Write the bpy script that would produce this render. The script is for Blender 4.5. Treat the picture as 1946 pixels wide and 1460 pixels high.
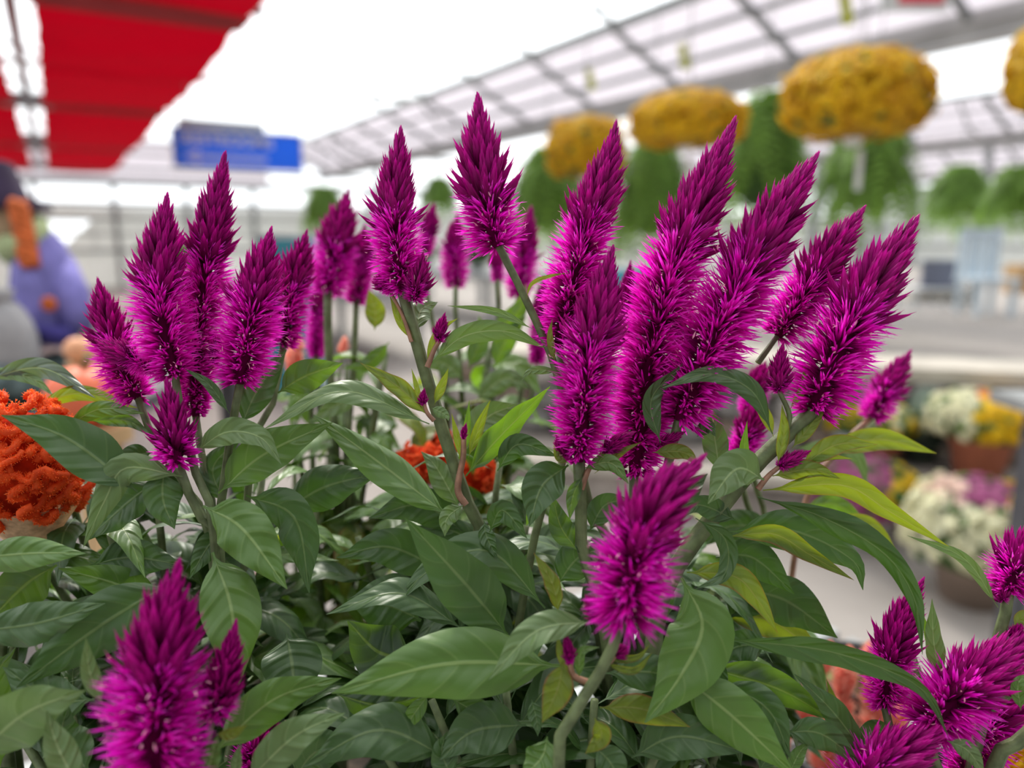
import bpy, math, random
import numpy as np
from mathutils import Vector, Matrix, Euler

# ------------------------------------------------------------------ clear, camera, light, exposure
for o in list(bpy.data.objects):
    bpy.data.objects.remove(o)
SC = bpy.context.scene
COL = SC.collection
W, H, F = 1946, 1460, 1405.0
YAW, PITCH = math.radians(31.36), math.radians(11.27)
CAM = Vector((0.0, 0.0, 1.35))
cam_data = bpy.data.cameras.new('camera')
cam = bpy.data.objects.new('camera', cam_data)
COL.objects.link(cam)
cam.location = CAM
cam.rotation_euler = Euler((math.pi / 2 - PITCH, 0, -YAW), 'XYZ')
cam_data.sensor_width = 36.0
cam_data.lens = 36.0 * F / W
cam_data.clip_start = 0.02
cam_data.clip_end = 200
cam_data.dof.use_dof = True
cam_data.dof.focus_distance = 0.42
cam_data.dof.aperture_fstop = 3.1
SC.camera = cam

world = bpy.data.worlds.new('sky')
SC.world = world
world.use_nodes = True
wn = world.node_tree
wn.nodes.clear()
w_out = wn.nodes.new('ShaderNodeOutputWorld')
w_bg = wn.nodes.new('ShaderNodeBackground')
w_tc = wn.nodes.new('ShaderNodeTexCoord')
w_sep = wn.nodes.new('ShaderNodeVectorMath')
w_sep.operation = 'DOT_PRODUCT'
SUN_AZ, SUN_EL = YAW - math.radians(16), math.radians(46)
SUN_DIR = Vector((math.sin(SUN_AZ) * math.cos(SUN_EL), math.cos(SUN_AZ) * math.cos(SUN_EL), math.sin(SUN_EL)))
w_sep.inputs[1].default_value = SUN_DIR
w_rng = wn.nodes.new('ShaderNodeMapRange')
w_rng.interpolation_type = 'SMOOTHSTEP'
w_rng.inputs['From Min'].default_value = -0.6
w_rng.inputs['From Max'].default_value = 1.0
w_rng.inputs['To Min'].default_value = 0.30
w_rng.inputs['To Max'].default_value = 2.3
wn.links.new(w_tc.outputs['Generated'], w_sep.inputs[0])
wn.links.new(w_sep.outputs['Value'], w_rng.inputs['Value'])
wn.links.new(w_rng.outputs['Result'], w_bg.inputs['Strength'])
w_bg.inputs['Color'].default_value = (0.95, 0.98, 1.0, 1)
wn.links.new(w_bg.outputs['Background'], w_out.inputs['Surface'])

sun_data = bpy.data.lights.new('sun', 'SUN')
sun_data.energy = 3.5
sun_data.angle = math.radians(14)
sun_data.color = (1.0, 0.95, 0.86)
sun = bpy.data.objects.new('sun', sun_data)
COL.objects.link(sun)
sun.rotation_euler = (-SUN_DIR).to_track_quat('-Z', 'Y').to_euler()
sun.location = (0, 0, 12)

SC.view_settings.view_transform = 'Standard'
SC.view_settings.look = 'None'
SC.view_settings.gamma = 1.0
SC.view_settings.exposure = 0.0
SC.view_settings.use_curve_mapping = False
SC.cycles.max_bounces = 8
SC.cycles.diffuse_bounces = 5
SC.cycles.glossy_bounces = 2
SC.cycles.transmission_bounces = 4
SC.cycles.transparent_max_bounces = 4
SC.cycles.caustics_reflective = False
SC.cycles.caustics_refractive = False
SC.cycles.sample_clamp_indirect = 6.0

# ------------------------------------------------------------------ places
R3 = cam.rotation_euler.to_matrix()


def P(px, py, d):
    """the point in the greenhouse at distance d along the view axis, seen where the photo shows it"""
    return CAM + R3 @ Vector(((px - W / 2) / F * d, -(py - H / 2) / F * d, -d))


def G(px, py, z):
    """the same, on the level z"""
    r = R3 @ Vector(((px - W / 2) / F, -(py - H / 2) / F, -1))
    return CAM + r * ((z - CAM.z) / r.z)


FW = Vector((math.sin(YAW), math.cos(YAW), 0))
RT = Vector((math.cos(YAW), -math.sin(YAW), 0))
UP = Vector((0, 0, 1))

# ------------------------------------------------------------------ objects


def tag(o, label=None, cat=None, group=None, kind=None):
    if label:
        o['label'] = label
    if cat:
        o['category'] = cat
    if group:
        o['group'] = group
    if kind:
        o['kind'] = kind
    return o


def thing(name, loc, label, cat, group=None):
    o = bpy.data.objects.new(name, None)
    COL.objects.link(o)
    o.location = loc
    o.empty_display_size = 0.05
    return tag(o, label, cat, group)


def root_loc(o):
    v = Vector((0, 0, 0))
    while o is not None:
        v = v + Vector(o.location)
        o = o.parent
    return v


def build(name, V, Fc, mat, parent=None, uv=None, smooth=True, slots=None, origin=None):
    """one mesh object from vertices in room coordinates"""
    V = np.asarray(V, dtype=np.float64).reshape(-1, 3)
    org = root_loc(parent) if parent is not None else Vector(origin if origin is not None else V.mean(0))
    me = bpy.data.meshes.new(name)
    me.from_pydata((V - np.array(org)).tolist(), [], [tuple(f) for f in Fc])
    mats = mat if isinstance(mat, (list, tuple)) else [mat]
    for m in mats:
        me.materials.append(m)
    if slots is not None:
        me.polygons.foreach_set('material_index', np.asarray(slots, dtype=np.int32))
    if smooth:
        me.polygons.foreach_set('use_smooth', np.ones(len(me.polygons), dtype=bool))
    if uv is not None:
        lay = me.uv_layers.new(name='uv')
        li = np.empty(len(me.loops), dtype=np.int32)
        me.loops.foreach_get('vertex_index', li)
        lay.data.foreach_set('uv', np.asarray(uv, dtype=np.float32)[li].ravel())
    o = bpy.data.objects.new(name, me)
    COL.objects.link(o)
    if parent is not None:
        o.parent = parent
    else:
        o.location = org
    return o


class MB:
    """collects shapes for one mesh"""

    def __init__(s):
        s.v, s.f, s.m = [], [], []

    def add(s, V, Fc, m=0):
        n = len(s.v)
        s.v += [tuple(p) for p in V]
        s.f += [tuple(i + n for i in f) for f in Fc]
        s.m += [m] * len(Fc)
        return s

    def box(s, lo, hi, m=0, ax=None, o=None):
        V = [Vector((x, y, z)) for x in (lo[0], hi[0]) for y in (lo[1], hi[1]) for z in (lo[2], hi[2])]
        if ax:
            V = [o + ax[0] * p.x + ax[1] * p.y + ax[2] * p.z for p in V]
        return s.add(V, [(0, 1, 3, 2), (4, 6, 7, 5), (0, 4, 5, 1), (2, 3, 7, 6), (0, 2, 6, 4), (1, 5, 7, 3)], m)

    def tube(s, pts, r, n=8, m=0, cap=True):
        pts = [Vector(p) for p in pts]
        k = len(pts)
        rs = r if isinstance(r, (list, tuple)) else [r] * k
        ref = None
        V, Fc = [], []
        for i, p in enumerate(pts):
            t = (pts[min(i + 1, k - 1)] - pts[max(i - 1, 0)]).normalized()
            if ref is None:
                ref = t.orthogonal()
            a = (ref - t * ref.dot(t))
            a = a.normalized() if a.length > 1e-9 else t.orthogonal().normalized()
            ref = a
            b = t.cross(a)
            for j in range(n):
                q = 2 * math.pi * j / n
                V.append(p + (a * math.cos(q) + b * math.sin(q)) * rs[i])
        for i in range(k - 1):
            for j in range(n):
                Fc.append((i * n + j, i * n + (j + 1) % n, (i + 1) * n + (j + 1) % n, (i + 1) * n + j))
        if cap:
            Fc.append(tuple(range(n))[::-1])
            Fc.append(tuple((k - 1) * n + j for j in range(n)))
        return s.add(V, Fc, m)

    def beam(s, a, b, w, h, m=0, up=UP):
        a, b = Vector(a), Vector(b)
        t = (b - a).normalized()
        sd = t.cross(up).normalized()
        u = sd.cross(t)
        L = (b - a).length
        return s.box((0, -w / 2, -h / 2), (L, w / 2, h / 2), m, (t, sd, u), a)

    def lathe(s, o, prof, n=24, m=0, ax=UP):
        o = Vector(o)
        a = ax.orthogonal().normalized()
        b = ax.cross(a)
        V, Fc = [], []
        for r, z in prof:
            for j in range(n):
                q = 2 * math.pi * j / n
                V.append(o + ax * z + (a * math.cos(q) + b * math.sin(q)) * r)
        for i in range(len(prof) - 1):
            for j in range(n):
                Fc.append((i * n + j, i * n + (j + 1) % n, (i + 1) * n + (j + 1) % n, (i + 1) * n + j))
        return s.add(V, Fc, m)

    def blob(s, c, r, n=10, m=0, fn=None):
        c = Vector(c)
        rx, ry, rz = r if isinstance(r, (list, tuple)) else (r, r, r)
        V, Fc = [], []
        for i in range(n + 1):
            th = math.pi * i / n
            for j in range(2 * n):
                ph = math.pi * j / n
                d = Vector((math.sin(th) * math.cos(ph), math.sin(th) * math.sin(ph), math.cos(th)))
                k = fn(d, th, ph) if fn else 1.0
                V.append(c + Vector((d.x * rx, d.y * ry, d.z * rz)) * k)
        q = 2 * n
        for i in range(n):
            for j in range(q):
                Fc.append((i * q + j, (i + 1) * q + j, (i + 1) * q + (j + 1) % q, i * q + (j + 1) % q))
        return s.add(V, Fc, m)

    def build(s, name, mat, parent=None, smooth=False, origin=None):
        return build(name, [tuple(v) for v in s.v], s.f, mat, parent, None, smooth, s.m if isinstance(mat, (list, tuple)) else None, origin)


def struct(o):
    o['kind'] = 'structure'
    return o


def curve(pts, n):
    """Catmull-Rom through the points"""
    p = [np.array(q, dtype=float) for q in pts]
    if len(p) == 2:
        return np.array([p[0] + (p[1] - p[0]) * t for t in np.linspace(0, 1, n)])
    p = [2 * p[0] - p[1]] + p + [2 * p[-1] - p[-2]]
    m = len(p) - 3
    dense = []
    for i in range(m):
        a, b, c, d = p[i:i + 4]
        for t in np.linspace(0, 1, 20, endpoint=(i == m - 1)):
            dense.append(0.5 * (2 * b + (c - a) * t + (2 * a - 5 * b + 4 * c - d) * t * t + (3 * b - a - 3 * c + d) * t ** 3))
    dense = np.array(dense)
    L = np.concatenate([[0], np.cumsum(np.linalg.norm(np.diff(dense, axis=0), axis=1))])
    u = np.linspace(0, L[-1], n)
    return np.stack([np.interp(u, L, dense[:, k]) for k in range(3)], 1)


# ------------------------------------------------------------------ materials


def new_mat(name):
    m = bpy.data.materials.new(name)
    m.use_nodes = True
    nt = m.node_tree
    nt.nodes.clear()
    return m, nt, nt.nodes.new('ShaderNodeOutputMaterial')


class NT:
    """small node helper"""

    def __init__(s, nt):
        s.nt = nt

    def n(s, kind, **kw):
        nd = s.nt.nodes.new('ShaderNode' + kind)
        for k, v in kw.items():
            setattr(nd, k, v)
        return nd

    def put(s, sock, v):
        if hasattr(v, 'is_linked') or hasattr(v, 'links'):
            s.nt.links.new(v, sock)
        else:
            sock.default_value = v

    def math(s, op, a, b=None, c=None):
        nd = s.n('Math', operation=op)
        s.put(nd.inputs[0], a)
        if b is not None:
            s.put(nd.inputs[1], b)
        if c is not None:
            s.put(nd.inputs[2], c)
        return nd.outputs[0]

    def rng(s, v, a, b, c=0.0, d=1.0):
        nd = s.n('MapRange')
        nd.interpolation_type = 'SMOOTHSTEP'
        for i, q in zip((0, 1, 2, 3, 4), (v, a, b, c, d)):
            s.put(nd.inputs[i], q)
        return nd.outputs[0]

    def mix(s, f, a, b):
        nd = s.n('Mix', data_type='RGBA')
        s.put(nd.inputs[0], f)
        s.put(nd.inputs[6], a)
        s.put(nd.inputs[7], b)
        return nd.outputs[2]

    def noise(s, scale, detail=2.0, vec=None):
        nd = s.n('TexNoise')
        nd.inputs['Scale'].default_value = scale
        nd.inputs['Detail'].default_value = detail
        if vec is not None:
            s.nt.links.new(vec, nd.inputs['Vector'])
        return nd.outputs['Fac']

    def ramp(s, f, stops):
        nd = s.n('ValToRGB')
        e = nd.color_ramp.elements
        while len(e) < len(stops):
            e.new(0.5)
        for k, (p, c) in zip(e, stops):
            k.position = p
            k.color = (*c, 1)
        s.put(nd.inputs[0], f)
        return nd.outputs[0]


def C4(c):
    return (c[0], c[1], c[2], 1.0)


def plain(name, col, rough=0.6, var=0.25, scale=8.0, trans=0.0, tcol=None, metal=0.0, spec=0.4, bump=0.0):
    m, nt, out = new_mat(name)
    g = NT(nt)
    co = g.n('TexCoord').outputs['Object']
    f = g.noise(scale, 4.0, co)
    c = g.mix(g.rng(f, 0.3, 0.7), C4([x * (1 - var) for x in col]), C4([min(1, x * (1 + var)) for x in col]))
    b = g.n('BsdfPrincipled')
    nt.links.new(c, b.inputs['Base Color'])
    b.inputs['Roughness'].default_value = rough
    b.inputs['Metallic'].default_value = metal
    b.inputs['Specular IOR Level'].default_value = spec
    if bump:
        bp = g.n('Bump')
        bp.inputs['Strength'].default_value = bump
        bp.inputs['Distance'].default_value = 0.02
        nt.links.new(f, bp.inputs['Height'])
        nt.links.new(bp.outputs[0], b.inputs['Normal'])
    s = b.outputs[0]
    if trans:
        t = g.n('BsdfTranslucent')
        t.inputs[0].default_value = C4(tcol or col)
        mx = g.n('MixShader')
        mx.inputs[0].default_value = trans
        nt.links.new(s, mx.inputs[1])
        nt.links.new(t.outputs[0], mx.inputs[2])
        s = mx.outputs[0]
    nt.links.new(s, out.inputs['Surface'])
    return m


def leaf_mat(name, top, under, vein, glow, trans, rough, rim=None, spec=0.5):
    m, nt, out = new_mat(name)
    g = NT(nt)
    uv = g.n('UVMap', uv_map='uv').outputs[0]
    sp = g.n('SeparateXYZ')
    nt.links.new(uv, sp.inputs[0])
    u = sp.outputs[0]
    v = g.math('ABSOLUTE', g.math('MULTIPLY_ADD', sp.outputs[1], 2.0, -1.0))
    q = g.math('MULTIPLY', g.math('MULTIPLY_ADD', g.math('POWER', v, 1.25), -0.17, u), 5.5)
    tri = g.math('ABSOLUTE', g.math('SUBTRACT', g.math('FRACT', q), 0.5))      # 0 on a side vein
    side = g.math('MULTIPLY', g.rng(tri, 0.0, 0.075, 1.0, 0.0), g.rng(v, 0.75, 1.0, 0.75, 0.1))
    mid = g.rng(v, 0.02, 0.085, 1.0, 0.0)
    vm = g.math('MAXIMUM', mid, g.math('MULTIPLY', side, 0.36))
    back = g.n('NewGeometry').outputs['Backfacing']
    rnd = g.n('ObjectInfo').outputs['Random']
    nz = g.noise(60.0, 3.0, g.n('TexCoord').outputs['Object'])
    f = g.math('MULTIPLY_ADD', rnd, 0.5, g.math('MULTIPLY', nz, 0.6))
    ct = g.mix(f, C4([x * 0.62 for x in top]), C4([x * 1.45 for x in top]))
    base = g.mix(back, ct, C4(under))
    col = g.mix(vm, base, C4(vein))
    if rim:
        col = g.mix(g.math('MULTIPLY', g.rng(v, 0.80, 0.98), 0.85), col, C4(rim))
        col = g.mix(g.math('MULTIPLY', g.rng(u, 0.93, 1.0), 0.8), col, C4(rim))
    bp = g.n('Bump')
    bp.inputs['Strength'].default_value = 0.5
    bp.inputs['Distance'].default_value = 0.0011
    hgt = g.math('ADD', g.rng(tri, 0.0, 0.3, 0.0, 1.0), g.math('MULTIPLY', nz, 0.5))
    hgt = g.math('SUBTRACT', hgt, g.math('MULTIPLY', mid, 0.3))
    nt.links.new(hgt, bp.inputs['Height'])
    b = g.n('BsdfPrincipled')
    nt.links.new(col, b.inputs['Base Color'])
    nt.links.new(bp.outputs[0], b.inputs['Normal'])
    b.inputs['Roughness'].default_value = rough
    b.inputs['Specular IOR Level'].default_value = spec
    t = g.n('BsdfTranslucent')
    nt.links.new(g.mix(g.math('MULTIPLY', vm, 0.7), C4(glow), C4([min(1, x * 1.3) for x in vein])), t.inputs[0])
    mx = g.n('MixShader')
    mx.inputs[0].default_value = trans
    nt.links.new(b.outputs[0], mx.inputs[1])
    nt.links.new(t.outputs[0], mx.inputs[2])
    nt.links.new(mx.outputs[0], out.inputs['Surface'])
    return m


def tepal_mat(name, stops, trans, rough=0.45):
    """papery flower blades: uv.x runs from the foot to the tip of a blade, uv.y differs from blade to blade"""
    m, nt, out = new_mat(name)
    g = NT(nt)
    sp = g.n('SeparateXYZ')
    nt.links.new(g.n('UVMap', uv_map='uv').outputs[0], sp.inputs[0])
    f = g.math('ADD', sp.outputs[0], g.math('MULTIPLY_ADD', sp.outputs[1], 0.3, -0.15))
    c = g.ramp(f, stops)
    b = g.n('BsdfPrincipled')
    nt.links.new(c, b.inputs['Base Color'])
    b.inputs['Roughness'].default_value = rough
    b.inputs['Specular IOR Level'].default_value = 0.25
    t = g.n('BsdfTranslucent')
    nt.links.new(c, t.inputs[0])
    mx = g.n('MixShader')
    mx.inputs[0].default_value = trans
    nt.links.new(b.outputs[0], mx.inputs[1])
    nt.links.new(t.outputs[0], mx.inputs[2])
    nt.links.new(mx.outputs[0], out.inputs['Surface'])
    return m


LEAF = {
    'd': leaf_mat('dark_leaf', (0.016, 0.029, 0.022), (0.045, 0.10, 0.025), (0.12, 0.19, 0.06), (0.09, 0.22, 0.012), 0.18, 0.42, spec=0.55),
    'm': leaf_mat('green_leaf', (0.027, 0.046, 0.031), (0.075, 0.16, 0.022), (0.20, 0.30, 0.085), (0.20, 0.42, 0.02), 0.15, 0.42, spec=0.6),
    'g': leaf_mat('backlit_leaf', (0.034, 0.065, 0.034), (0.085, 0.17, 0.02), (0.18, 0.27, 0.05), (0.22, 0.43, 0.015), 0.42, 0.42),
    'p': leaf_mat('grey_green_leaf', (0.060, 0.086, 0.066), (0.11, 0.18, 0.06), (0.24, 0.33, 0.13), (0.22, 0.40, 0.06), 0.17, 0.42),
    'y': leaf_mat('young_leaf', (0.115, 0.175, 0.03), (0.15, 0.205, 0.02), (0.24, 0.27, 0.05), (0.31, 0.40, 0.012), 0.42, 0.45, (0.24, 0.05, 0.03)),
}
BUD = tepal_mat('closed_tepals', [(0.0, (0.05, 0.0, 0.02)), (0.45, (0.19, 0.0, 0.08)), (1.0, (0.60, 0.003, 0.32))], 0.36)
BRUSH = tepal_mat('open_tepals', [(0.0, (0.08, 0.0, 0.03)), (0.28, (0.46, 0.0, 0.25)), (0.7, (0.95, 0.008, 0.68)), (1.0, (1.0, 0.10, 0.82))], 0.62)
CORE = plain('spike_core', (0.09, 0.0, 0.035), 0.8, spec=0.05)
STAMEN = plain('stamen', (0.90, 0.38, 0.52), 0.6, trans=0.3, tcol=(0.9, 0.4, 0.55), spec=0.1)
STEM = plain('green_stem', (0.15, 0.19, 0.085), 0.45, 0.3, 120, 0.15, (0.3, 0.4, 0.1), bump=0.1)
REDSTEM = plain('reddish_stem', (0.30, 0.16, 0.10), 0.5, 0.3, 120)
POT = plain('black_pot', (0.03, 0.03, 0.03), 0.5)
SOIL = plain('potting_soil', (0.05, 0.035, 0.025), 0.95, 0.5, 90, bump=0.5)
TERRA = plain('terracotta', (0.46, 0.15, 0.085), 0.75, 0.12, 14)



# ------------------------------------------------------------------ the greenhouse
CONC = plain('concrete', (0.30, 0.272, 0.25), 0.85, 0.14, 1.6, bump=0.1)
STEEL = plain('galvanised_steel', (0.27, 0.285, 0.29), 0.5, 0.12, 6, metal=0.2)
GUTTER = plain('gutter_metal', (0.50, 0.49, 0.50), 0.5, 0.1, 4)
DARKSTEEL = plain('dark_steel', (0.07, 0.07, 0.08), 0.5)
WHITE = plain('white_paint', (0.66, 0.67, 0.67), 0.5, 0.05, 5)
POLY = plain('roof_sheet', (0.82, 0.79, 0.83), 0.5, 0.05, 2.0, 0.6, (0.95, 0.92, 0.96))
WALLPOLY = plain('wall_sheet', (0.80, 0.81, 0.79), 0.5, 0.06, 1.5, 0.5, (0.84, 0.85, 0.83))
REDCLOTH = plain('red_cloth', (0.42, 0.001, 0.010), 0.9, 0.06, 3.0, 0.30, (0.42, 0.0, 0.010), spec=0.05)
STONE = plain('ledge_stone', (0.32, 0.28, 0.25), 0.9, 0.3, 7, bump=0.5)
COPING = plain('pale_coping', (0.50, 0.46, 0.40), 0.85, 0.12, 5, bump=0.2)
ROCKS = [plain('rock_' + n, c, 0.9, 0.3, 9, bump=0.6) for n, c in (('grey', (0.22, 0.21, 0.20)), ('pale', (0.42, 0.39, 0.36)), ('brown', (0.24, 0.18, 0.14)))]
BENCHM = plain('bench_metal', (0.30, 0.31, 0.31), 0.5, 0.15, 6, metal=0.2)
YZ = CAM.z


def slab_line(name, a, b, w, h, mat, kind=None):
    return struct(MB().beam(a, b, w, h).build(name, mat))


fl = MB().box((-18, -6, -0.12), (36, 34, 0.0))
struct(fl.build('floor', CONC))

# roof bays: a strip of white sheet between ridge edge and gutter, rafters across, purlins along
roof_no = 0
for k in range(3):
    gx, gz, rx, rz = 7.1 + 8.4 * k, YZ + 1.85, 5.95 + 8.4 * k, YZ + 2.44
    y0, y1 = (-1.0, 22.9)
    a = Vector((gx - rx, 0, gz - rz)).normalized()
    nrm = Vector((-a.z, 0, a.x))
    o = Vector((rx, 0, rz))
    roof_no += 1
    L = math.hypot(gx - rx, gz - rz)
    struct(MB().box((0, y0, 0.07), (L, y1, 0.085), 0, (a, Vector((0, 1, 0)), nrm), o).build('ceiling' if k == 0 else 'roof_%d' % (k + 1), POLY))
    for i in range(13):
        y = 3.9 - 1.8 * 2 + 1.8 * i
        if y > 22.5:
            break
        struct(MB().beam(o + Vector((0, y, 0)) + nrm * 0.03, Vector((gx, y, gz)) + nrm * 0.03, 0.06, 0.07, 0, nrm).build('trim_%d' % (100 * k + 1 + i), STEEL))
    for i, f in enumerate((0.0, 0.34, 0.67)):
        q = o + a * (L * f) + nrm * 0.02
        struct(MB().beam(q + Vector((0, y0, 0)), q + Vector((0, y1, 0)), 0.05 if f else 0.09, 0.05 if f else 0.09).build('trim_%d' % (100 * k + 20 + i), STEEL))
    gm = MB()
    gm.box((gx - 0.02, y0, gz - 0.02), (gx + 0.26, y1, gz + 0.10))
    gm.box((gx + 0.04, y0, gz - 0.16), (gx + 0.20, y1, gz - 0.02))
    struct(gm.build('gutter', GUTTER))
    for i, y in enumerate((13.0, 18.4) if k == 0 else (4.2, 7.9, 11.7, 15.4, 19.1)):
        struct(MB().box((gx + 0.06, y - 0.05, 0), (gx + 0.17, y + 0.05, gz - 0.16)).build('pillar', STEEL))
        tie = MB()
        tie.tube([(rx, y, rz - 0.02), (rx + 0.45, y, gz + 0.1), (gx + 0.02, y, gz - 0.04)], 0.025, 6)
        tie.tube([(rx + 0.45, y, gz + 0.1), (rx + 0.75, y, rz - 0.35)], 0.018, 6)
        struct(tie.build('beam', STEEL))
# vent arms along the open ridge edge
for i, y in enumerate((5.6, 7.4, 9.2, 11.0, 12.8, 14.6)):
    v = MB().tube([(5.95, y, YZ + 2.46), (5.7, y + 0.1, YZ + 2.64), (5.76, y + 0.25, YZ + 2.73)], [0.03, 0.045, 0.01], 6)
    tag(v.build('vent_arm', STEEL), 'short grey vent arm standing up from the open ridge edge of the roof', 'vent arm', 'vent arms on the ridge edge')

# end wall: white sheet between steel posts, a bright gap left of the middle
wy = 23.0
wl = MB()
wl.box((-16, wy, 0.0), (36, wy + 0.03, YZ - 0.36))
wl.box((-16, wy, YZ - 0.36), (-0.3, wy + 0.03, YZ + 0.46))
wl.box((0.95, wy, YZ - 0.36), (36, wy + 0.03, YZ + 0.46))
wl.add([Vector((0.10, wy, YZ - .36)), Vector((0.95, wy, YZ - .36)), Vector((0.95, wy, YZ + .46)), Vector((0.10, wy + .03, YZ - .36)), Vector((0.95, wy + .03, YZ - .36)), Vector((0.95, wy + .03, YZ + .46))],
       [(0, 1, 2), (3, 5, 4), (0, 3, 4, 1), (1, 4, 5, 2), (2, 5, 3, 0)])
gb = MB().box((-16, wy, YZ + 1.36), (5.6, wy + 0.03, YZ + 2.5))
struct(gb.build('wall_gable', POLY))
struct(wl.build('wall_end', WALLPOLY))
for i in range(26):
    x = -11.1 + 1.8 * i
    struct(MB().box((x - 0.06, wy - 0.14, 0), (x + 0.06, wy - 0.02, YZ + 1.4)).build('trim_%d' % (500 + i), STEEL))
for i, (z0, z1, mt) in enumerate(((YZ + 1.34, YZ + 1.52, STEEL), (YZ + 0.80, YZ + 0.90, STEEL), (YZ + 0.50, YZ + 0.78, WALLPOLY), (YZ + 0.42, YZ + 0.50, STEEL), (YZ + 1.75, YZ + 1.83, STEEL), (YZ + 2.15, YZ + 2.22, STEEL), (YZ + 2.45, YZ + 2.55, STEEL), (YZ + 0.06, YZ + 0.12, STEEL), (YZ - 0.42, YZ - 0.34, STEEL))):
    struct(MB().box((-16, wy - 0.12, z0), (36, wy - 0.03, z1)).build('trim_%d' % (520 + i), mt))
struct(MB().box((34, -2, 0), (34.05, 23, 3.6)).build('wall_right', WALLPOLY))
for i in range(9):
    struct(MB().box((33.85, -1 + 3 * i, 0), (33.98, -0.88 + 3 * i, 3.4)).build('trim_%d' % (540 + i), STEEL))
for i, z in enumerate((0.9, 1.7, 2.6, 3.4)):
    struct(MB().box((33.85, -2, z), (33.97, 23, z + 0.1)).build('trim_%d' % (560 + i), STEEL))

# red shade cloth on cross rails
rails = (1.3, 6.4, 11.5, 16.6, 21.7)


def cloth(x0, x1, label):
    r = thing('shade_cloth', (x0, 3.6, YZ + 1.65), label, 'shade cloth')
    ny, nx = 120, 14
    V, Fc = [], []
    for i in range(ny + 1):
        y = 4.6 + (22.4 - 4.6) * i / ny
        ph = ((y - 1.3) / 5.1) % 1.0
        sag = -0.10 * math.sin(math.pi * ph) ** 0.8
        for j in range(nx + 1):
            q = j / nx
            edge = 0.007 * math.sin(y * 9.0) if j in (0, nx) else 0
            V.append((x0 + (x1 - x0) * q + edge, y, YZ + 1.65 + sag + 0.012 * math.sin(y * 6 + q * 5)))
    for i in range(ny):
        for j in range(nx):
            k = i * (nx + 1) + j
            Fc.append((k, k + 1, k + nx + 2, k + nx + 1))
    build('cloth_panel', V, Fc, REDCLOTH, r, None, True)
    for y in rails[1:]:
        m = MB().box((x0 - 0.03, y - 0.22, YZ + 1.615), (x1 + 0.03, y + 0.22, YZ + 1.638))
        m.build('hem_band', REDHEM, r)
        t = MB().tube([(x0 - 0.06, y, YZ + 1.69), (x1 + 0.06, y, YZ + 1.69)], 0.03, 8)
        t.build('cross_rail', STEEL, r)
    return r


REDHEM = plain('red_hem', (0.55, 0.09, 0.10), 0.9, 0.1, 4.0, 0.45, (0.6, 0.08, 0.10), spec=0.1)
cloth(0.06, 1.43, 'long red shade cloth stretched overhead, with the slanting edge beside the bright sky')
cloth(-2.6, -0.23, 'red shade cloth at the top left corner, across the bright gap from the longer one')
slab_line('beam', (-0.10, 3, YZ + 1.85), (-0.10, 22.9, YZ + 1.85), 0.09, 0.10, STEEL)
for i, y in enumerate(rails[1:]):
    slab_line('beam', (-3.0, y, YZ + 1.74), (1.6, y, YZ + 1.74), 0.05, 0.06, STEEL)
for i in range(9):
    y = 5 + 2.1 * i
    struct(MB().beam((-0.62, y, YZ + 1.95), (0.36, y + 1.0, YZ + 1.95), 0.03, 0.03).build('beam', STEEL))

for i, y in enumerate((11.5, 16.6, 21.7)):
    struct(MB().box((-0.36, y - .10, YZ + 1.60), (0.16, y + .10, YZ + 1.72)).build('beam', STEEL))
# restroom sign
BLUE = plain('sign_blue', (0.06, 0.27, 0.86), 0.5, 0.05, 3, 0.5, (0.06, 0.30, 0.9))
sc_ = P(456, 286, 8.0)
sx = Vector((1, 0, 0))
sy = Vector((0, 1, 0))
sg = thing('restroom_sign', sc_ - UP * 0.0, 'hanging blue sign reading RESTROOMS with a white arrow below the word', 'sign')
MB().box((-0.66, -0.012, -0.19), (0.66, 0.012, 0.20), 0, (sx, sy, UP), sc_).build('sign_board', BLUE, sg)
fr = MB()
for z in (-0.205, 0.19):
    fr.box((-0.68, -0.018, z), (0.68, 0.018, z + 0.016), 0, (sx, sy, UP), sc_)
for x in (-0.68, 0.664):
    fr.box((x, -0.018, -0.19), (x + 0.016, 0.018, 0.19), 0, (sx, sy, UP), sc_)
fr.build('sign_frame', WHITE, sg)
LETTER = plain('white_letter', (0.9, 0.92, 0.95), 0.6, 0.03, 8.0, 0.4, (0.95, 0.95, 1.0))
tc = bpy.data.curves.new('lettering', 'FONT')
tc.body = 'RESTROOMS'
tc.size = 0.165
tc.offset = 0.004
tc.extrude = 0.003
tc.materials.append(LETTER)
to = bpy.data.objects.new('lettering', tc)
lm = bpy.data.meshes.new_from_object(to)
bpy.data.objects.remove(to)
to = bpy.data.objects.new('lettering', lm)
COL.objects.link(to)
to.parent = sg
to.rotation_euler = (math.pi / 2, 0, 0)
to.location = (-0.58, -0.017, 0.035)
am = MB()
am.box((-0.42, -0.018, -0.11), (0.28, -0.013, -0.07), 0, (sx, sy, UP), sc_)
am.add([sc_ + sx * -0.58 + sy * -0.016 + UP * -0.085, sc_ + sx * -0.42 + sy * -0.016 + UP * -0.015, sc_ + sx * -0.42 + sy * -0.016 + UP * -0.155], [(0, 1, 2)])
am.build('arrow', LETTER, sg)
hb = MB().box((-0.60, 0.03, 0.16), (0.28, 0.06, 0.30), 0, (sx, sy, UP), sc_)
hb.build('header_board', plain('sign_header', (0.45, 0.5, 0.6), 0.5, 0.05), sg)
hw = MB()
for x in (-0.5, 0.5):
    hw.tube([sc_ + sx * x + UP * 0.2, sc_ + sx * x + UP * 0.66], 0.006, 6)
hw.build('hanger_wire', STEEL, sg)
struct(MB().beam(sc_ + sx * -2.4 + UP * 0.69, sc_ + sx * 2.2 + UP * 0.69, 0.04, 0.05).build('beam', WHITE))

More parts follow.
